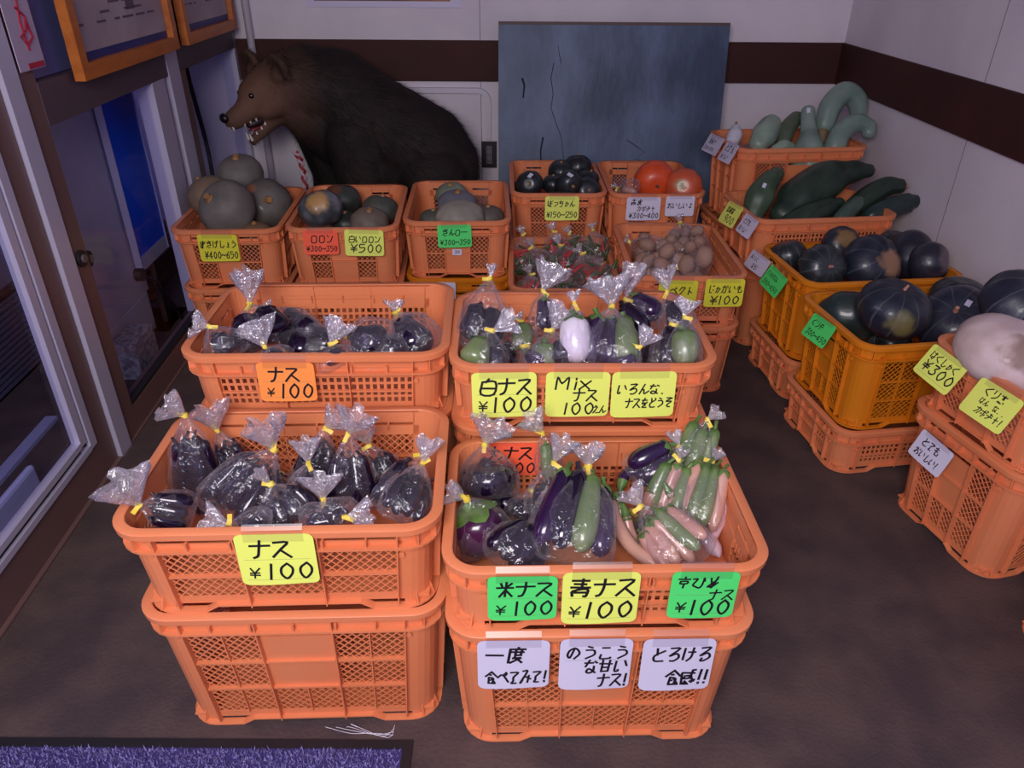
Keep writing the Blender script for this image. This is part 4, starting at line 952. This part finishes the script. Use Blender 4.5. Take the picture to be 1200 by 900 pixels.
# ---------------------------------------------------------------- pumpkins
m_cork = mat('cork_stem', srgb(176, 130, 84), .7, srgb(140, 98, 62), 40, .5, 150)
m_stick = mat('sticker_white', srgb(206, 202, 220), .5)
def pumpkin(label, group, c, R3, axis, m, spot=None, ribs=10, rib=.03, stem=.22, name='pumpkin', sticker=None, stemcol=None, dimple=.12):
    """c centre, R3 = (radius, half height along axis); axis = direction of the stem"""
    c = Vector(c); ax = Vector(axis).normalized(); Q = Vector((0, 0, 1)).rotation_difference(ax).to_matrix().to_4x4()
    if spot:
        wd = Q.inverted().to_3x3() @ Vector(spot[0]).normalized()
        m = mat(f"{m[0]}_{len(MATS)}", m[1], m[2], m[3], 18, .2, 70, detail=7, coat=.15, patch=(tuple(wd), spot[1], spot[2]), stripes=(m[4] if len(m) > 4 else None))
    Rr, Hh = R3; b = MB(); rows_ = []; n = 40; N = 22; sd_ = rnd.uniform(0, 50)
    for i in range(N + 1):
        ph = PI*i/N; row = []
        for j in range(n):
            a = 2*PI*j/n
            k = 1 - rib*(abs(math.cos(ribs*a/2)) ** 3)*math.sin(ph) + .05*noise.noise(Vector((math.cos(a), math.sin(a), math.cos(ph)*1.2 + sd_)))
            z = math.cos(ph)*Hh*(1 - dimple*math.exp(-(math.sin(ph)/.35)**2))
            row.append((math.cos(a)*math.sin(ph)*Rr*k, math.sin(a)*math.sin(ph)*Rr*k, z))
        rows_.append(row)
    b.grid(rows_, True)
    t = thing(name, label, 'pumpkin', tuple(c), 0, group); t.matrix_world = Matrix.Translation(c) @ Q
    b.build('fruit', m, t, True)
    if stem:
        b = MB(); z0 = Hh*(1-dimple) - .004; sr = Rr*stem
        b.tube([(0, 0, z0), (0, 0, z0 + Rr*.05), (Rr*.02, 0, z0 + Rr*.14), (Rr*.04, 0, z0 + Rr*.20)], [sr*1.15, sr*.8, sr*.62, sr*.6], 14, 7, .25); b.build('stem', stemcol or m_cork, t, True)
    if sticker:
        s = Q.inverted().to_3x3() @ Vector(sticker).normalized(); k = 1/math.sqrt((s.x**2+s.y**2)/Rr**2 + s.z**2/Hh**2); p = s*k*1.01; u = s.orthogonal().normalized(); v = s.cross(u)
        b = MB(); b.cap([p - u*.011 - v*.007, p + u*.011 - v*.007, p + u*.011 + v*.007, p - u*.011 + v*.007]); b.cap([p*1.012 - u*.011 - v*.007, p*1.012 + u*.011 - v*.007, p*1.012 + u*.011 + v*.007, p*1.012 - u*.011 + v*.007])
        b.build('sticker', m_stick, t)
    return t
grey = mat('pumpkin_grey', srgb(116, 110, 106), .6, srgb(98, 94, 90), 14, .15, 60)
grey2 = mat('pumpkin_grey_tan', srgb(106, 98, 90), .6, srgb(122, 100, 80), 7, .15, 60)
gE = 'big grey pumpkins'
def camdir(c, x=0, z=0): d = (VIEW - Vector(c)).normalized(); return (d + Vector((x, 0, z)))
IN_CRATE = {'big grey pumpkins': 'E', 'pumpkins in the crate before the bear': 'F', 'pale squashes': 'G', 'small near-black pumpkins': 'H', 'red-orange pumpkins': 'I', 'kabocha in the farther yellow crate': 'N', 'kabocha in the nearer yellow crate': 'O', 'pumpkins in the crate at the right edge': 'P'}
PLACED = []
def PK(label, group, px, py, y, rpx, hr, axis, m, **k):
    C0, yaw, h = CR[IN_CRATE[group]]; a_ = R(yaw); best = None
    for i in range(-16, 17):
        yy = y + i*.02; c = at_y(px, py, yy); dist = (CAMROT.inverted() @ (c - VIEW)).z * -1; r = rpx*dist/FPX
        q = c - C0; lx = q.x*math.cos(a_) + q.y*math.sin(a_); ly = -q.x*math.sin(a_) + q.y*math.cos(a_)
        rz = h - q.z; re = r if rz > 0 else math.sqrt(max(0, r*r - rz*rz))
        v = max(0, abs(lx) - (.238 - re)) + max(0, abs(ly) - (.160 - re)) + max(0, .02 + r*hr - q.z)*1.5 + abs(i)*.0035
        for c2, r2 in PLACED: v += .5*max(0, (r + r2)*.86 - (c - c2).length)
        if best is None or v < best[0]: best = (v, c, r)
    v, c, r = best; PLACED.append((c, r))
    return pumpkin(label, group, c, (r, r*hr), axis, m, **k)
PK('big grey pumpkin at the front left of the heap with its cork stem facing left', gE, 266, 244, 2.50, 34, .86, (-.45, -.62, .62), grey, rib=.02)
PK('grey pumpkin partly hidden at the far left edge of the heap', gE, 246, 230, 2.68, 26, .9, (-.5, .2, .8), grey2, rib=.02)
PK('grey pumpkin on top of the heap at the back, tan stem upward', gE, 282, 204, 2.78, 27, .82, (-.02, -.25, 1), grey, rib=.02)
PK('dark grey pumpkin at the right of the heap with an orange blotch', gE, 312, 240, 2.62, 31, .95, (.35, -.75, .42), ('pumpkin_grey_orange', srgb(98, 93, 88), .6, srgb(84, 80, 76)), spot=((-.55, -.6, .75), srgb(170, 100, 56), .26), rib=.02)
PK('pumpkin low in the crate whose top barely shows over the front rim', gE, 300, 276, 2.46, 20, .8, (0, 0, 1), mat('pumpkin_tan', srgb(128, 98, 70), .6, srgb(108, 84, 62), 9))
gF = 'pumpkins in the crate before the bear'
PK('silvery dark pumpkin with a tan scuffed spot facing the viewer', gF, 376, 245, 2.50, 26, .86, (-.3, .3, .85), ('pumpkin_silver', srgb(54, 60, 64), .4, srgb(100, 104, 110)), spot=((.1, -.8, .75), srgb(176, 136, 84), .50), rib=.05, stem=0)
PK('dark pumpkin with a rusty blotch behind the silvery one', gF, 401, 236, 2.66, 23, .9, (0, .3, 1), ('pumpkin_rust', srgb(44, 50, 46), .45, srgb(56, 60, 54)), spot=((-.3, -.5, .9), srgb(110, 64, 44), .45), stem=0)
PK('grey pumpkin with brownish ribs at the front right of its crate', gF, 433, 262, 2.44, 23, .8, (.1, -.2, 1), mat('pumpkin_brown', srgb(118, 104, 90), .6, srgb(98, 88, 78), 12), rib=.06, ribs=9)
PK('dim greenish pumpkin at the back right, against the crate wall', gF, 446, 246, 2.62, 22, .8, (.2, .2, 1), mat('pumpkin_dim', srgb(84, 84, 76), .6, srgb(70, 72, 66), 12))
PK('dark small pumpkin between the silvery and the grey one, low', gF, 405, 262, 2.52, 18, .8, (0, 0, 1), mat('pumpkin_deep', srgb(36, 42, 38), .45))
gG = 'pale squashes'
pale = mat('squash_pale', srgb(158, 152, 138), .55, srgb(134, 130, 120), 9, .15, 50)
PK('pale ribbed squash in front of the three stacked ones', gG, 539, 254, 2.52, 29, .62, (0, -.1, 1), pale, rib=.07, ribs=12, stem=0)
PK('blue-grey squash in the middle of the pile of pale squashes', gG, 536, 240, 2.66, 24, .7, (.05, -.1, 1), mat('squash_bluegrey', srgb(112, 114, 124), .55, srgb(98, 100, 110), 9), rib=.04)
PK('greenish squash topmost of the pile of pale squashes', gG, 529, 228, 2.78, 19, .72, (-.1, -.2, 1), mat('squash_greenish', srgb(112, 124, 104), .55, srgb(130, 136, 118), 14), rib=.05)
PK('dark squash low at the left of the pale pile', gG, 508, 257, 2.56, 17, .7, (0, 0, 1), mat('squash_shade', srgb(84, 86, 76), .6))  # one even dark grey-green, darker than the pale skins
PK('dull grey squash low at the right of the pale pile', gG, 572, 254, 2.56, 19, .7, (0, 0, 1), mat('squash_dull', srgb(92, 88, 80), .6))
gH = 'small near-black pumpkins'
blk = mat('pumpkin_black', srgb(34, 42, 44), .35, srgb(26, 30, 34), 14, coat=.2)
for px, py, y, r, lab, ax_, st_ in ((621,216,2.83,16,'small black pumpkin at the front left with a sticker and pale stem facing out',(-.2,-1,.3),(.0,-.6,.9)), (648,216,2.86,13,'small black pumpkin hidden in the shade between the two stickered ones',(0,0,1),None),
    (667,215,2.80,16,'small black pumpkin at the front centre with a sticker on top',(.3,-1,.0),(0,-.6,.8)), (687,224,2.80,17,'small black pumpkin at the front right, near the rim',(.1,-.8,.3),None),
    (657,201,2.98,15,'small black pumpkin in the middle of the heap',(0,-.3,1),None), (677,196,3.02,17,'small black pumpkin topmost of the heap',(0,.3,1),None), (689,211,2.94,14,'small black pumpkin at the right side of the heap, second row',(.3,0,1),None), (610,222,2.95,12,'small black pumpkin low at the left wall',(0,0,1),None)):
    PK(lab, gH, px, py, y, r, .88, ax_, blk, stem=.16, sticker=st_, rib=.03)
gI = 'red-orange pumpkins'
PK('bright orange-red pumpkin, the larger of two, blossom scar facing out', gI, 766, 212, 2.90, 24, .86, (.05, -1, -.05), mat('pumpkin_red', srgb(222, 84, 36), .38, srgb(206, 70, 32), 8, coat=.2), rib=.03, ribs=12, stem=.10, stemcol=mat('scar', srgb(96, 88, 60), .7))
PK('orange pumpkin with a speckled pale spot, the right one of two', gI, 801, 219, 2.88, 22, .84, (-.2, -1, .35), ('pumpkin_orange', srgb(206, 92, 54), .42, srgb(190, 80, 46)), spot=((-.45, -.9, .35), srgb(160, 138, 98), .34), rib=.03, stem=0)
bag('clear bag of a pale squash lying low at the left behind the white tags', gI, (748,226,2.80), (724,220,2.86), (718,216,2.86), .09, ['pink'], .02, dep=.08, name='bag_of_squash')
gN = 'kabocha in the farther yellow crate'
kab = mat('kabocha', srgb(30, 38, 40), .38, srgb(38, 46, 50), 18, .2, 70, coat=.25, stripes=(11, srgb(120, 122, 112), .05))
kab2 = mat('kabocha_blue', srgb(28, 32, 50), .40, srgb(40, 44, 62), 16, .2, 70, coat=.25, stripes=(9, srgb(110, 112, 112), .04))
m_tan = mat('stem_pink', srgb(186, 132, 110), .6)
def kabp(nm, base=None, st=None): return (nm, base or srgb(28, 34, 46), .42, srgb(38, 44, 56), st)
STR = (10, srgb(120, 122, 112), .05)
PK('dark kabocha at the left end of the farther yellow crate', gN, 923, 300, 2.22, 22, .86, (-.3, .2, .9), kab, rib=.04, stem=0)
PK('ribbed dark kabocha whose pale star of ribs faces the viewer', gN, 963, 314, 2.18, 29, .80, (.05, -.95, .45), kab, rib=.07, ribs=12, stem=.09, stemcol=m_tan)
PK('kabocha with a tan ground spot at the back of the farther yellow crate', gN, 985, 288, 2.36, 23, .85, (0, .6, -.3), kabp('kabocha_back'), spot=((0, -.7, .7), srgb(128, 98, 62), .62), stem=0)
PK('largest kabocha with a big round tan spot, leaning over the yellow rim', gN, 1022, 310, 2.14, 36, .78, (-.3, .7, -.6), kabp('kabocha_big', srgb(26, 31, 48), (9, srgb(96, 104, 120), .05)), spot=((.42, -.8, .42), srgb(150, 112, 86), .52), rib=.03, stem=0)
PK('kabocha mostly hidden at the very back near the wall', gN, 1046, 288, 2.38, 21, .85, (0, 0, 1), kab, stem=0)
PK('purplish kabocha with a scabby end at the right of the farther yellow crate', gN, 1066, 300, 2.30, 30, .86, (.8, -.4, .1), kabp('kabocha_purple', srgb(32, 30, 44)), spot=((.9, -.6, .2), srgb(104, 80, 84), .45), stem=0)
PK('kabocha with a rough purplish crown touching the wall side of the crate', gN, 1088, 308, 2.24, 25, .92, (.9, -.5, .3), kabp('kabocha_rough', srgb(40, 36, 48)), spot=((.6, -.8, .5), srgb(92, 78, 84), .60), stem=0)
gO = 'kabocha in the nearer yellow crate'
PK('dark green kabocha at the left end of the nearer yellow crate', gO, 992, 374, 1.82, 36, .84, (.3, .8, .3), mat('kabocha_green', srgb(30, 44, 42), .38, srgb(42, 56, 54), 16, .2, 70, coat=.25), rib=.05, ribs=9, stem=0)
PK('blue-black kabocha with pale streaks and a golden base in the centre', gO, 1047, 362, 1.90, 43, .74, (.1, -.25, 1), kabp('kabocha_gold', srgb(24, 30, 46), (10, srgb(110, 116, 112), .06)), spot=((-.15, -1, -.05), srgb(104, 98, 62), .38), rib=.06, ribs=10, stem=.06, stemcol=m_tan)
PK('kabocha with a tan scar and a white sticker at the front right', gO, 1120, 376, 1.82, 44, .74, (-.45, -.5, .65), kab2, rib=.03, stem=.09, stemcol=m_tan, sticker=(-.1, -.5, .9))
PK('dark kabocha behind the stickered one', gO, 1122, 350, 2.00, 32, .8, (0, 0, 1), kab, stem=0)
PK('dark kabocha low in the front of the nearer yellow crate with pink stem stubs', gO, 1048, 404, 1.86, 20, .8, (.1, -1, .3), kab, stem=.12, stemcol=m_tan)
PK('kabocha low behind, between the left and the centre ones', gO, 1018, 392, 1.92, 26, .8, (0, 0, 1), kab, stem=0)
gP = 'pumpkins in the crate at the right edge'
PK('blue-black kabocha with a greenish patch behind the big white pumpkin', gP, 1196, 358, 1.60, 46, .80, (.2, -.4, .9), kabp('kabocha_edge', srgb(30, 31, 48), (9, srgb(110, 112, 112), .05)), spot=((.1, -1, .3), srgb(84, 88, 56), .34), rib=.05, stem=0)
PK('big pinkish white pumpkin with brown scabs at the right edge', gP, 1183, 414, 1.42, 62, .66, (.15, -.1, 1), ('pumpkin_white', srgb(214, 192, 190), .6, srgb(198, 172, 166)), spot=((-.25, -.9, .55), srgb(150, 124, 112), .40), rib=.03, stem=0)

# ---------------------------------------------------------------- long squashes and gourds
def squash(label, group, pts, radii, m, ribs=8, ramp=.06, flat=1., sticker=None, tip=None, name='squash', cat='squash', stem=False):
    P_ = [at_y(*p) for p in pts]; dist = [(CAMROT.inverted() @ (p - VIEW)).z * -1 for p in P_]
    rr_ = [r*d/FPX for r, d in zip(radii, dist)]
    o0 = P_[len(P_)//2].copy(); sp_ = catmull([p - o0 for p in P_], 6); n = len(sp_)
    idx = [i/(n-1)*(len(rr_)-1) for i in range(n)]; rad = []
    for x in idx:
        i = min(int(x), len(rr_)-2); f = x - i; f = f*f*(3-2*f); rad.append(rr_[i]*(1-f) + rr_[i+1]*f)
    # round the ends off
    out, orad = [], []
    for e, sgn in ((0, 1), (n-1, -1)): pass
    d0 = (sp_[0] - sp_[1]).normalized(); d1_ = (sp_[-1] - sp_[-2]).normalized()
    pre = [(sp_[0] + d0*rad[0]*math.sin(a)*.8, rad[0]*max(.03, math.cos(a))) for a in (R(89), R(75), R(55), R(30))]
    post = [(sp_[-1] + d1_*rad[-1]*math.sin(a)*.8, rad[-1]*max(.03, math.cos(a))) for a in (R(30), R(55), R(75), R(89))]
    allp = [p for p, r in pre] + sp_ + [p for p, r in post]; allr = [r for p, r in pre] + rad + [r for p, r in post]
    t = thing(name, label, cat, tuple(o0), 0, group)
    b = MB(); b.tube(allp, allr, 32, ribs, ramp); b.build('fruit', m, t, True)
    if tip:
        b = MB(); c = allp[-1] if tip > 0 else allp[0]; d = d1_ if tip > 0 else d0; rr0 = (rad[-1] if tip > 0 else rad[0])
        b.tube([c - d*.004, c + d*.005, c + d*(.016 if stem else .008)], [rr0*.34, rr0*.26, rr0*.20], 9); b.build('stem', m_tan if not stem else m_cork, t, True)
    if sticker is not None:
        i = int(sticker*(n-1)); p = sp_[i]; vd = (VIEW - (p + o0)).normalized(); tg = (sp_[min(i+1, n-1)] - sp_[max(i-1, 0)]).normalized(); vd = (vd - tg*vd.dot(tg) + Vector((0,0,.35))).normalized(); vd = (vd - tg*vd.dot(tg)).normalized()
        u = tg; v = vd.cross(u); q = p + vd*rad[i]*1.01; b = MB(); b.quadbox([q - u*.009 - v*.006, q + u*.009 - v*.006, q + u*.009 + v*.006, q - u*.009 + v*.006] + [q + vd*.0008 + k for k in (-u*.009 - v*.006, u*.009 - v*.006, u*.009 + v*.006, -u*.009 + v*.006)])
        b.build('sticker', m_stick, t)
    return t
dkg = mat('squash_dark_green', srgb(46, 64, 50), .42, srgb(34, 48, 40), 16, .15, 60, detail=8)
mdg = mat('squash_mid_green', srgb(70, 90, 68), .45, srgb(56, 74, 58), 14, .15, 60)
gM = 'long dark green squashes'
squash('thick green squash standing at the left end with a white price sticker', gM, [(882,252,2.60), (890,232,2.62), (900,214,2.66), (910,204,2.70)], [13, 17, 13, 9], mdg, sticker=.45)
squash('longest dark green squash with a pale stripe lying across the whole crate', gM, [(916,252,2.58), (935,234,2.64), (965,213,2.70), (995,202,2.74), (1018,200,2.76)], [15, 25, 24, 14, 8], dkg, ribs=7, tip=1)
squash('dark green squash lying before the longest one, tip up to the right', gM, [(925,262,2.52), (945,254,2.55), (968,244,2.60), (984,238,2.62)], [12, 15, 13, 7], dkg, tip=1)
squash('short lighter green squash between the two lying ones', gM, [(985,258,2.54), (994,248,2.57), (1004,238,2.60)], [10, 10, 9], mat('squash_lighter', srgb(76, 96, 84), .45, srgb(62, 80, 70), 14), tip=1)
squash('curved dark green squash at the back right with a pale tip', gM, [(1000,244,2.66), (1018,230,2.68), (1038,219,2.70), (1054,218,2.70)], [12, 13, 12, 9], dkg, tip=1)
squash('dark green squash lowest at the right with a slight blue sheen', gM, [(1020,254,2.60), (1040,245,2.62), (1062,238,2.64), (1072,236,2.64)], [12, 13, 12, 8], mat('squash_blue_green', srgb(44, 62, 58), .35, srgb(34, 48, 50), 12), tip=1)
gL2 = 'pale green gourds'
plg = mat('gourd_pale_green', srgb(150, 168, 148), .42, srgb(126, 148, 132), 9, .15, 60)
plg2 = mat('gourd_grey_green', srgb(134, 154, 142), .42, srgb(112, 134, 124), 8, .2, 60)
squash('white onion-shaped gourd with a dry stem at the left end', gL2, [(858,166,2.98), (861,158,3.0), (862,151,3.02)], [8, 9, 6], mat('gourd_white', srgb(196, 196, 206), .45), ribs=0, ramp=0, tip=1, stem=True)
squash('pale oval gourd with a pinkish tip facing the viewer', gL2, [(888,170,2.96), (896,158,3.0), (903,147,3.06)], [11, 15, 13], plg, ribs=6, ramp=.04, tip=-1)
squash('dark green curved gourd behind the pale oval one', gL2, [(918,168,3.0), (922,152,3.04), (932,140,3.08), (938,137,3.1)], [9, 10, 9, 6], mat('gourd_olive', srgb(88, 100, 80), .5, srgb(74, 86, 68), 12), sticker=.9)
squash('pale gourd with a bulbous base and straight neck standing up, sticker on its top', gL2, [(949,196,2.90), (948,176,2.93), (948,156,3.0), (947,142,3.03), (947,130,3.05)], [14, 17, 10, 8.5, 8], plg2, ribs=6, ramp=.04, sticker=.97)
squash('big gourd bent like a hook at the back, touching the wall', gL2, [(966,148,3.08), (974,124,3.11), (990,109,3.13), (1004,118,3.13), (1006,140,3.12)], [12, 13, 13, 12, 9], plg2, ribs=6, ramp=.05)
squash('gourd bent like an arch in front of the hooked one, resting on the rim', gL2, [(978,174,2.96), (986,156,3.0), (1002,144,3.02), (1017,148,3.02), (1018,156,3.0)], [13, 12, 11, 9, 8], plg2, ribs=6, ramp=.05)
squash('small tan gourd with a knobbly stem between the tall and the hooked gourds', gL2, [(962,166,3.05), (964,156,3.06), (965,150,3.07)], [8, 8, 6], mat('gourd_tan', srgb(138, 118, 88), .6, srgb(116, 96, 70), 14), tip=1, stem=True)
squash('small pale gourd whose back shows over the near rim', gL2, [(908,176,2.94), (918,172,2.95), (926,173,2.96)], [6, 8, 6], plg, ribs=0)
squash('gourd lying inside the crate seen through the lattice', gL2, [(935,190,2.90), (948,184,2.92), (962,186,2.92)], [9, 12, 9], plg, ribs=0)
# ================================================================ the mounted bear
def bear():
    def fur_mat():
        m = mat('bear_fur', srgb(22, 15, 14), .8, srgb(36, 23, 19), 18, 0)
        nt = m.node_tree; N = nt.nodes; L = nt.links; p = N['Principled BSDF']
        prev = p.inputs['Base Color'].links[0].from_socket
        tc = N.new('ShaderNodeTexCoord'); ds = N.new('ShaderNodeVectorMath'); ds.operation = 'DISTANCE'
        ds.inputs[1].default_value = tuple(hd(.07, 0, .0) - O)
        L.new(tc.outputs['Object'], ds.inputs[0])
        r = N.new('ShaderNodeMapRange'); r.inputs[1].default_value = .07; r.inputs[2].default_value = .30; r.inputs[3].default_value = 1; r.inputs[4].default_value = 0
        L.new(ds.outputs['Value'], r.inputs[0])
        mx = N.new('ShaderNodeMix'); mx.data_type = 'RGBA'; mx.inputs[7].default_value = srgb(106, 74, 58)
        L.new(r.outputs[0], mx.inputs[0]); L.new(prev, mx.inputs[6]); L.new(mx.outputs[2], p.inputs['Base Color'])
        return m
    Hc = at_y(312, 106, 3.10)
    d = Vector((-.68, -.68, -.27)).normalized(); l = Vector((.71, -.70, 0)).normalized(); u = l.cross(d).normalized()
    if u.z < 0: u = -u
    hd = lambda a, b_, c: Hc + d*a + l*b_ + u*c
    O = Vector((-.60, 3.20, 0))
    S_ = []                                                      # (centre, radius)
    def chain(pts):
        for (p, r), (q, s) in zip(pts, pts[1:]):
            n = max(2, int((q - p).length / (min(r, s)*.30)))
            for i in range(n): t = i/n; S_.append((p.lerp(q, t), r + (s - r)*t))
        S_.append(pts[-1])
    P = lambda px, py, y=3.2: at_y(px, py, y)
    chain([(Hc, .088), (P(335, 98, 3.14), .115), (P(362, 100, 3.18), .150), (P(395, 108), .165), (P(430, 135), .175), (P(465, 155), .180), (P(498, 175), .185), (P(520, 192), .150)])
    chain([(P(350, 118, 3.16), .11), (P(385, 140), .15), (P(430, 170), .15), (P(480, 195), .16)])
    for s, y in ((1, 3.07), (-1, 3.35)):
        x0 = P(405 if s > 0 else 372, 150, y).x; xh = P(505 if s > 0 else 485, 190, y).x
        chain([(Vector((x0 + .02, y + .03*s, .60)), .115), (Vector((x0 + .04, y, .40)), .085), (Vector((x0 + .01, y, .20)), .066), (Vector((x0, y, .06)), .062), (Vector((x0 - .06, y, .045)), .045)])
        chain([(Vector((xh, y + .03*s, .45)), .14), (Vector((xh - .05, y, .30)), .105), (Vector((xh + .06, y, .17)), .065), (Vector((xh + .03, y, .06)), .058), (Vector((xh - .07, y, .045)), .048)])
    chain([(hd(.0, 0, .0), .086), (hd(.05, 0, -.004), .068), (hd(.085, 0, -.026), .050), (hd(.13, 0, -.040), .043), (hd(.175, 0, -.046), .037)])
    for s in (-1, 1):
        chain([(hd(-.01, .045*s, -.035), .062), (hd(.04, .03*s, -.05), .045)]); S_.append((hd(.055, .030*s, .022), .036))
        # ears: a rim of small blobs around a thin cup
        e = hd(-.030, .098*s, .066)
        up = (u*.93 + l*s*.36).normalized(); sd = (l*s*.93 - u*.36).normalized()
        for k in range(13):
            a = PI*(k/12); S_.append((e + sd*math.cos(a)*.046 + up*(.008 + (math.sin(a)**.7)*.056), .0135))
        for a, c in ((0, .012), (.018, .030), (-.018, .030), (0, .046)): S_.append((e + sd*a + up*c - d*.014, .022))
        S_.append((e - up*.01, .034))
    chain([(hd(.0, 0, -.085), .052), (hd(.05, 0, -.112), .034), (hd(.095, 0, -.135), .024), (hd(.135, 0, -.150), .018)])
    bm = bmesh.new()
    for c, r in S_: bmesh.ops.create_icosphere(bm, subdivisions=3 if r > .03 else 2, radius=r, matrix=Matrix.Translation(c - O))
    me = bpy.data.meshes.new('tmp'); bm.to_mesh(me); bm.free()
    tmp = bpy.data.objects.new('tmp', me); COL.objects.link(tmp)
    md = tmp.modifiers.new('r', 'REMESH'); md.mode = 'VOXEL'; md.voxel_size = .0085
    ms = tmp.modifiers.new('s', 'SMOOTH'); ms.iterations = 6; ms.factor = .6
    dg = bpy.context.evaluated_depsgraph_get(); body_me = bpy.data.meshes.new_from_object(tmp.evaluated_get(dg))
    bpy.data.objects.remove(tmp)
    root = thing('stuffed_bear', 'mounted brown bear standing behind the crates, head left with open mouth', 'bear', tuple(O))
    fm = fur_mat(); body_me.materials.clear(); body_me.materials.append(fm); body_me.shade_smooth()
    body = bpy.data.objects.new('body', body_me); COL.objects.link(body); body.parent = root
    # fur
    rr = random.Random(3); b = MB(); hl = Hc - O; back = Vector((1, 0, -.55)).normalized()
    polys = body_me.polygons; tot = len(polys); V_ = body_me.vertices
    for pi in range(tot):
        p = polys[pi]; n = p.normal; c = p.center
        if c.z < .25 or n.y > .75: continue
        dist = (c - (hd(.09, 0, -.04) - O)).length
        if dist < .19: Lf = .007 + .14*max(0, dist - .07); cnt = 1
        else: Lf = .034; cnt = 1
        if rr.random() > (.75 if dist > .25 else 1): continue
        fl = (back - n*back.dot(n))
        if fl.length < .05: fl = Vector((0, 0, -1))
        fl = (fl.normalized()*.9 + n*rr.uniform(.30, .75) + Vector((rr.uniform(-.3, .3), rr.uniform(-.3, .3), rr.uniform(-.3, .3)))).normalized()
        s = fl.cross(n).normalized()*rr.uniform(.0009, .0017) if fl.cross(n).length > .01 else Vector((.0012, 0, 0))
        q = c - n*.001; L1 = Lf*rr.uniform(.6, 1.3)
        k = len(b.v); b.v += [tuple(q - s), tuple(q + s), tuple(q + fl*L1 - Vector((0, 0, L1*.12)))]; b.f.append((k, k+1, k+2))
    f = b.build('fur', fm, root); f['kind'] = 'stuff'
    loc = lambda a, b_, c: hd(a, b_, c) - O
    # nose, eyes, mouth
    def blob(nm, c, r, m, sx=1, sy=1, sz=1, parent=root):
        bm = bmesh.new(); M = Matrix.Translation(c) @ Matrix((( d.x*sx, l.x*sy, u.x*sz, 0), (d.y*sx, l.y*sy, u.y*sz, 0), (d.z*sx, l.z*sy, u.z*sz, 0), (0, 0, 0, 1)))
        bmesh.ops.create_icosphere(bm, subdivisions=3, radius=r, matrix=M); me = bpy.data.meshes.new(nm); bm.to_mesh(me); bm.free(); me.shade_smooth(); me.materials.append(m)
        o = bpy.data.objects.new(nm, me); COL.objects.link(o); o.parent = parent; return o
    m_nose = mat('nose_black', srgb(22, 18, 20), .35, coat=.3)
    blob('nose', loc(.205, 0, -.026), .022, m_nose, .75, 1.05, .85)
    m_eye = mat('glass_eye', srgb(12, 8, 8), .05, coat=1)
    for s in (-1, 1): blob('eye', loc(.086, .045*s, .019), .0115, m_eye)
    m_tooth = mat('tooth_ivory', srgb(214, 206, 200), .3); m_tongue = mat('tongue_red', srgb(120, 34, 40), .35, coat=.5)
    blob('mouth_lining', loc(.075, 0, -.088), .036, mat('mouth_dark', srgb(40, 12, 18), .5), 1.7, .75, .62)
    blob('tongue', loc(.095, 0, -.108), .017, m_tongue, 2.2, 1.0, .5)
    for a, b_, c, r, dz in [(.195, .018, -.062, .0058, -1), (.195, -.018, -.062, .0058, -1), (.203, .007, -.062, .004, -1), (.203, -.007, -.062, .004, -1), (.150, .028, -.070, .0045, -1), (.125, .030, -.070, .0045, -1), (.100, .032, -.070, .0045, -1),
                            (.142, .014, -.132, .0056, 1), (.142, -.014, -.132, .0056, 1), (.148, .005, -.132, .0036, 1), (.148, -.005, -.132, .0036, 1), (.115, .020, -.122, .0042, 1), (.09, .024, -.112, .0042, 1), (.07, .026, -.102, .0042, 1)]:
        q = loc(a, b_, c); b = MB(); Lt = r*4.2 if abs(r - .0057) < .0002 else r*2.4
        b.tube([q - u*dz*Lt*.4, q + u*dz*Lt*.3, q + u*dz*Lt*.85], [r, r*.8, r*.12], 8); b.build('tooth', m_tooth, root, True)
    for s, y in ((1, 3.07), (-1, 3.35)):
        for x in (P(405 if s > 0 else 372, 150, y).x - .10, P(505 if s > 0 else 485, 190, y).x - .115):
            for k in (-.03, 0, .03):
                b = MB(); q = Vector((x, y + k, .03)) - O; b.tube([q + Vector((.02, 0, .012)), q, q + Vector((-.022, 0, -.022))], [.007, .006, .001], 7); b.build('claw', m_nose, root, True)
    return root
bear()
# braided cord hanging by the bear's far foreleg
p0 = at_y(346, 178, 3.0); cd = thing('braided_cord', 'braided red and white cord hanging in front of the bear', 'cord', tuple(p0))
q1 = at_y(352, 188, 3.0) - p0; q2 = at_y(356, 205, 3.0) - p0; q3 = at_y(359, 226, 3.0) - p0
sp_ = catmull([Vector((0, 0, 0)), q1, q2, q3], 12)
for k, (nm, m) in enumerate((('red_strand', mat('cord_red', srgb(150, 40, 48), .6)), ('white_strand', mat('cord_white', srgb(190, 160, 170), .6)))):
    b = MB(); n = len(sp_); b.tube([p + Vector((math.cos(i*.6 + k*PI)*.008, math.sin(i*.6 + k*PI)*.008, 0)) for i, p in enumerate(sp_)], .0055, 7); b.build(nm, m, cd, True)
b = MB(); b.tube([q3, q3 - Vector((0, 0, q3.z + p0.z))], .006, 7); b.build('tail', mat('cord_dark', srgb(40, 30, 34), .7), cd)
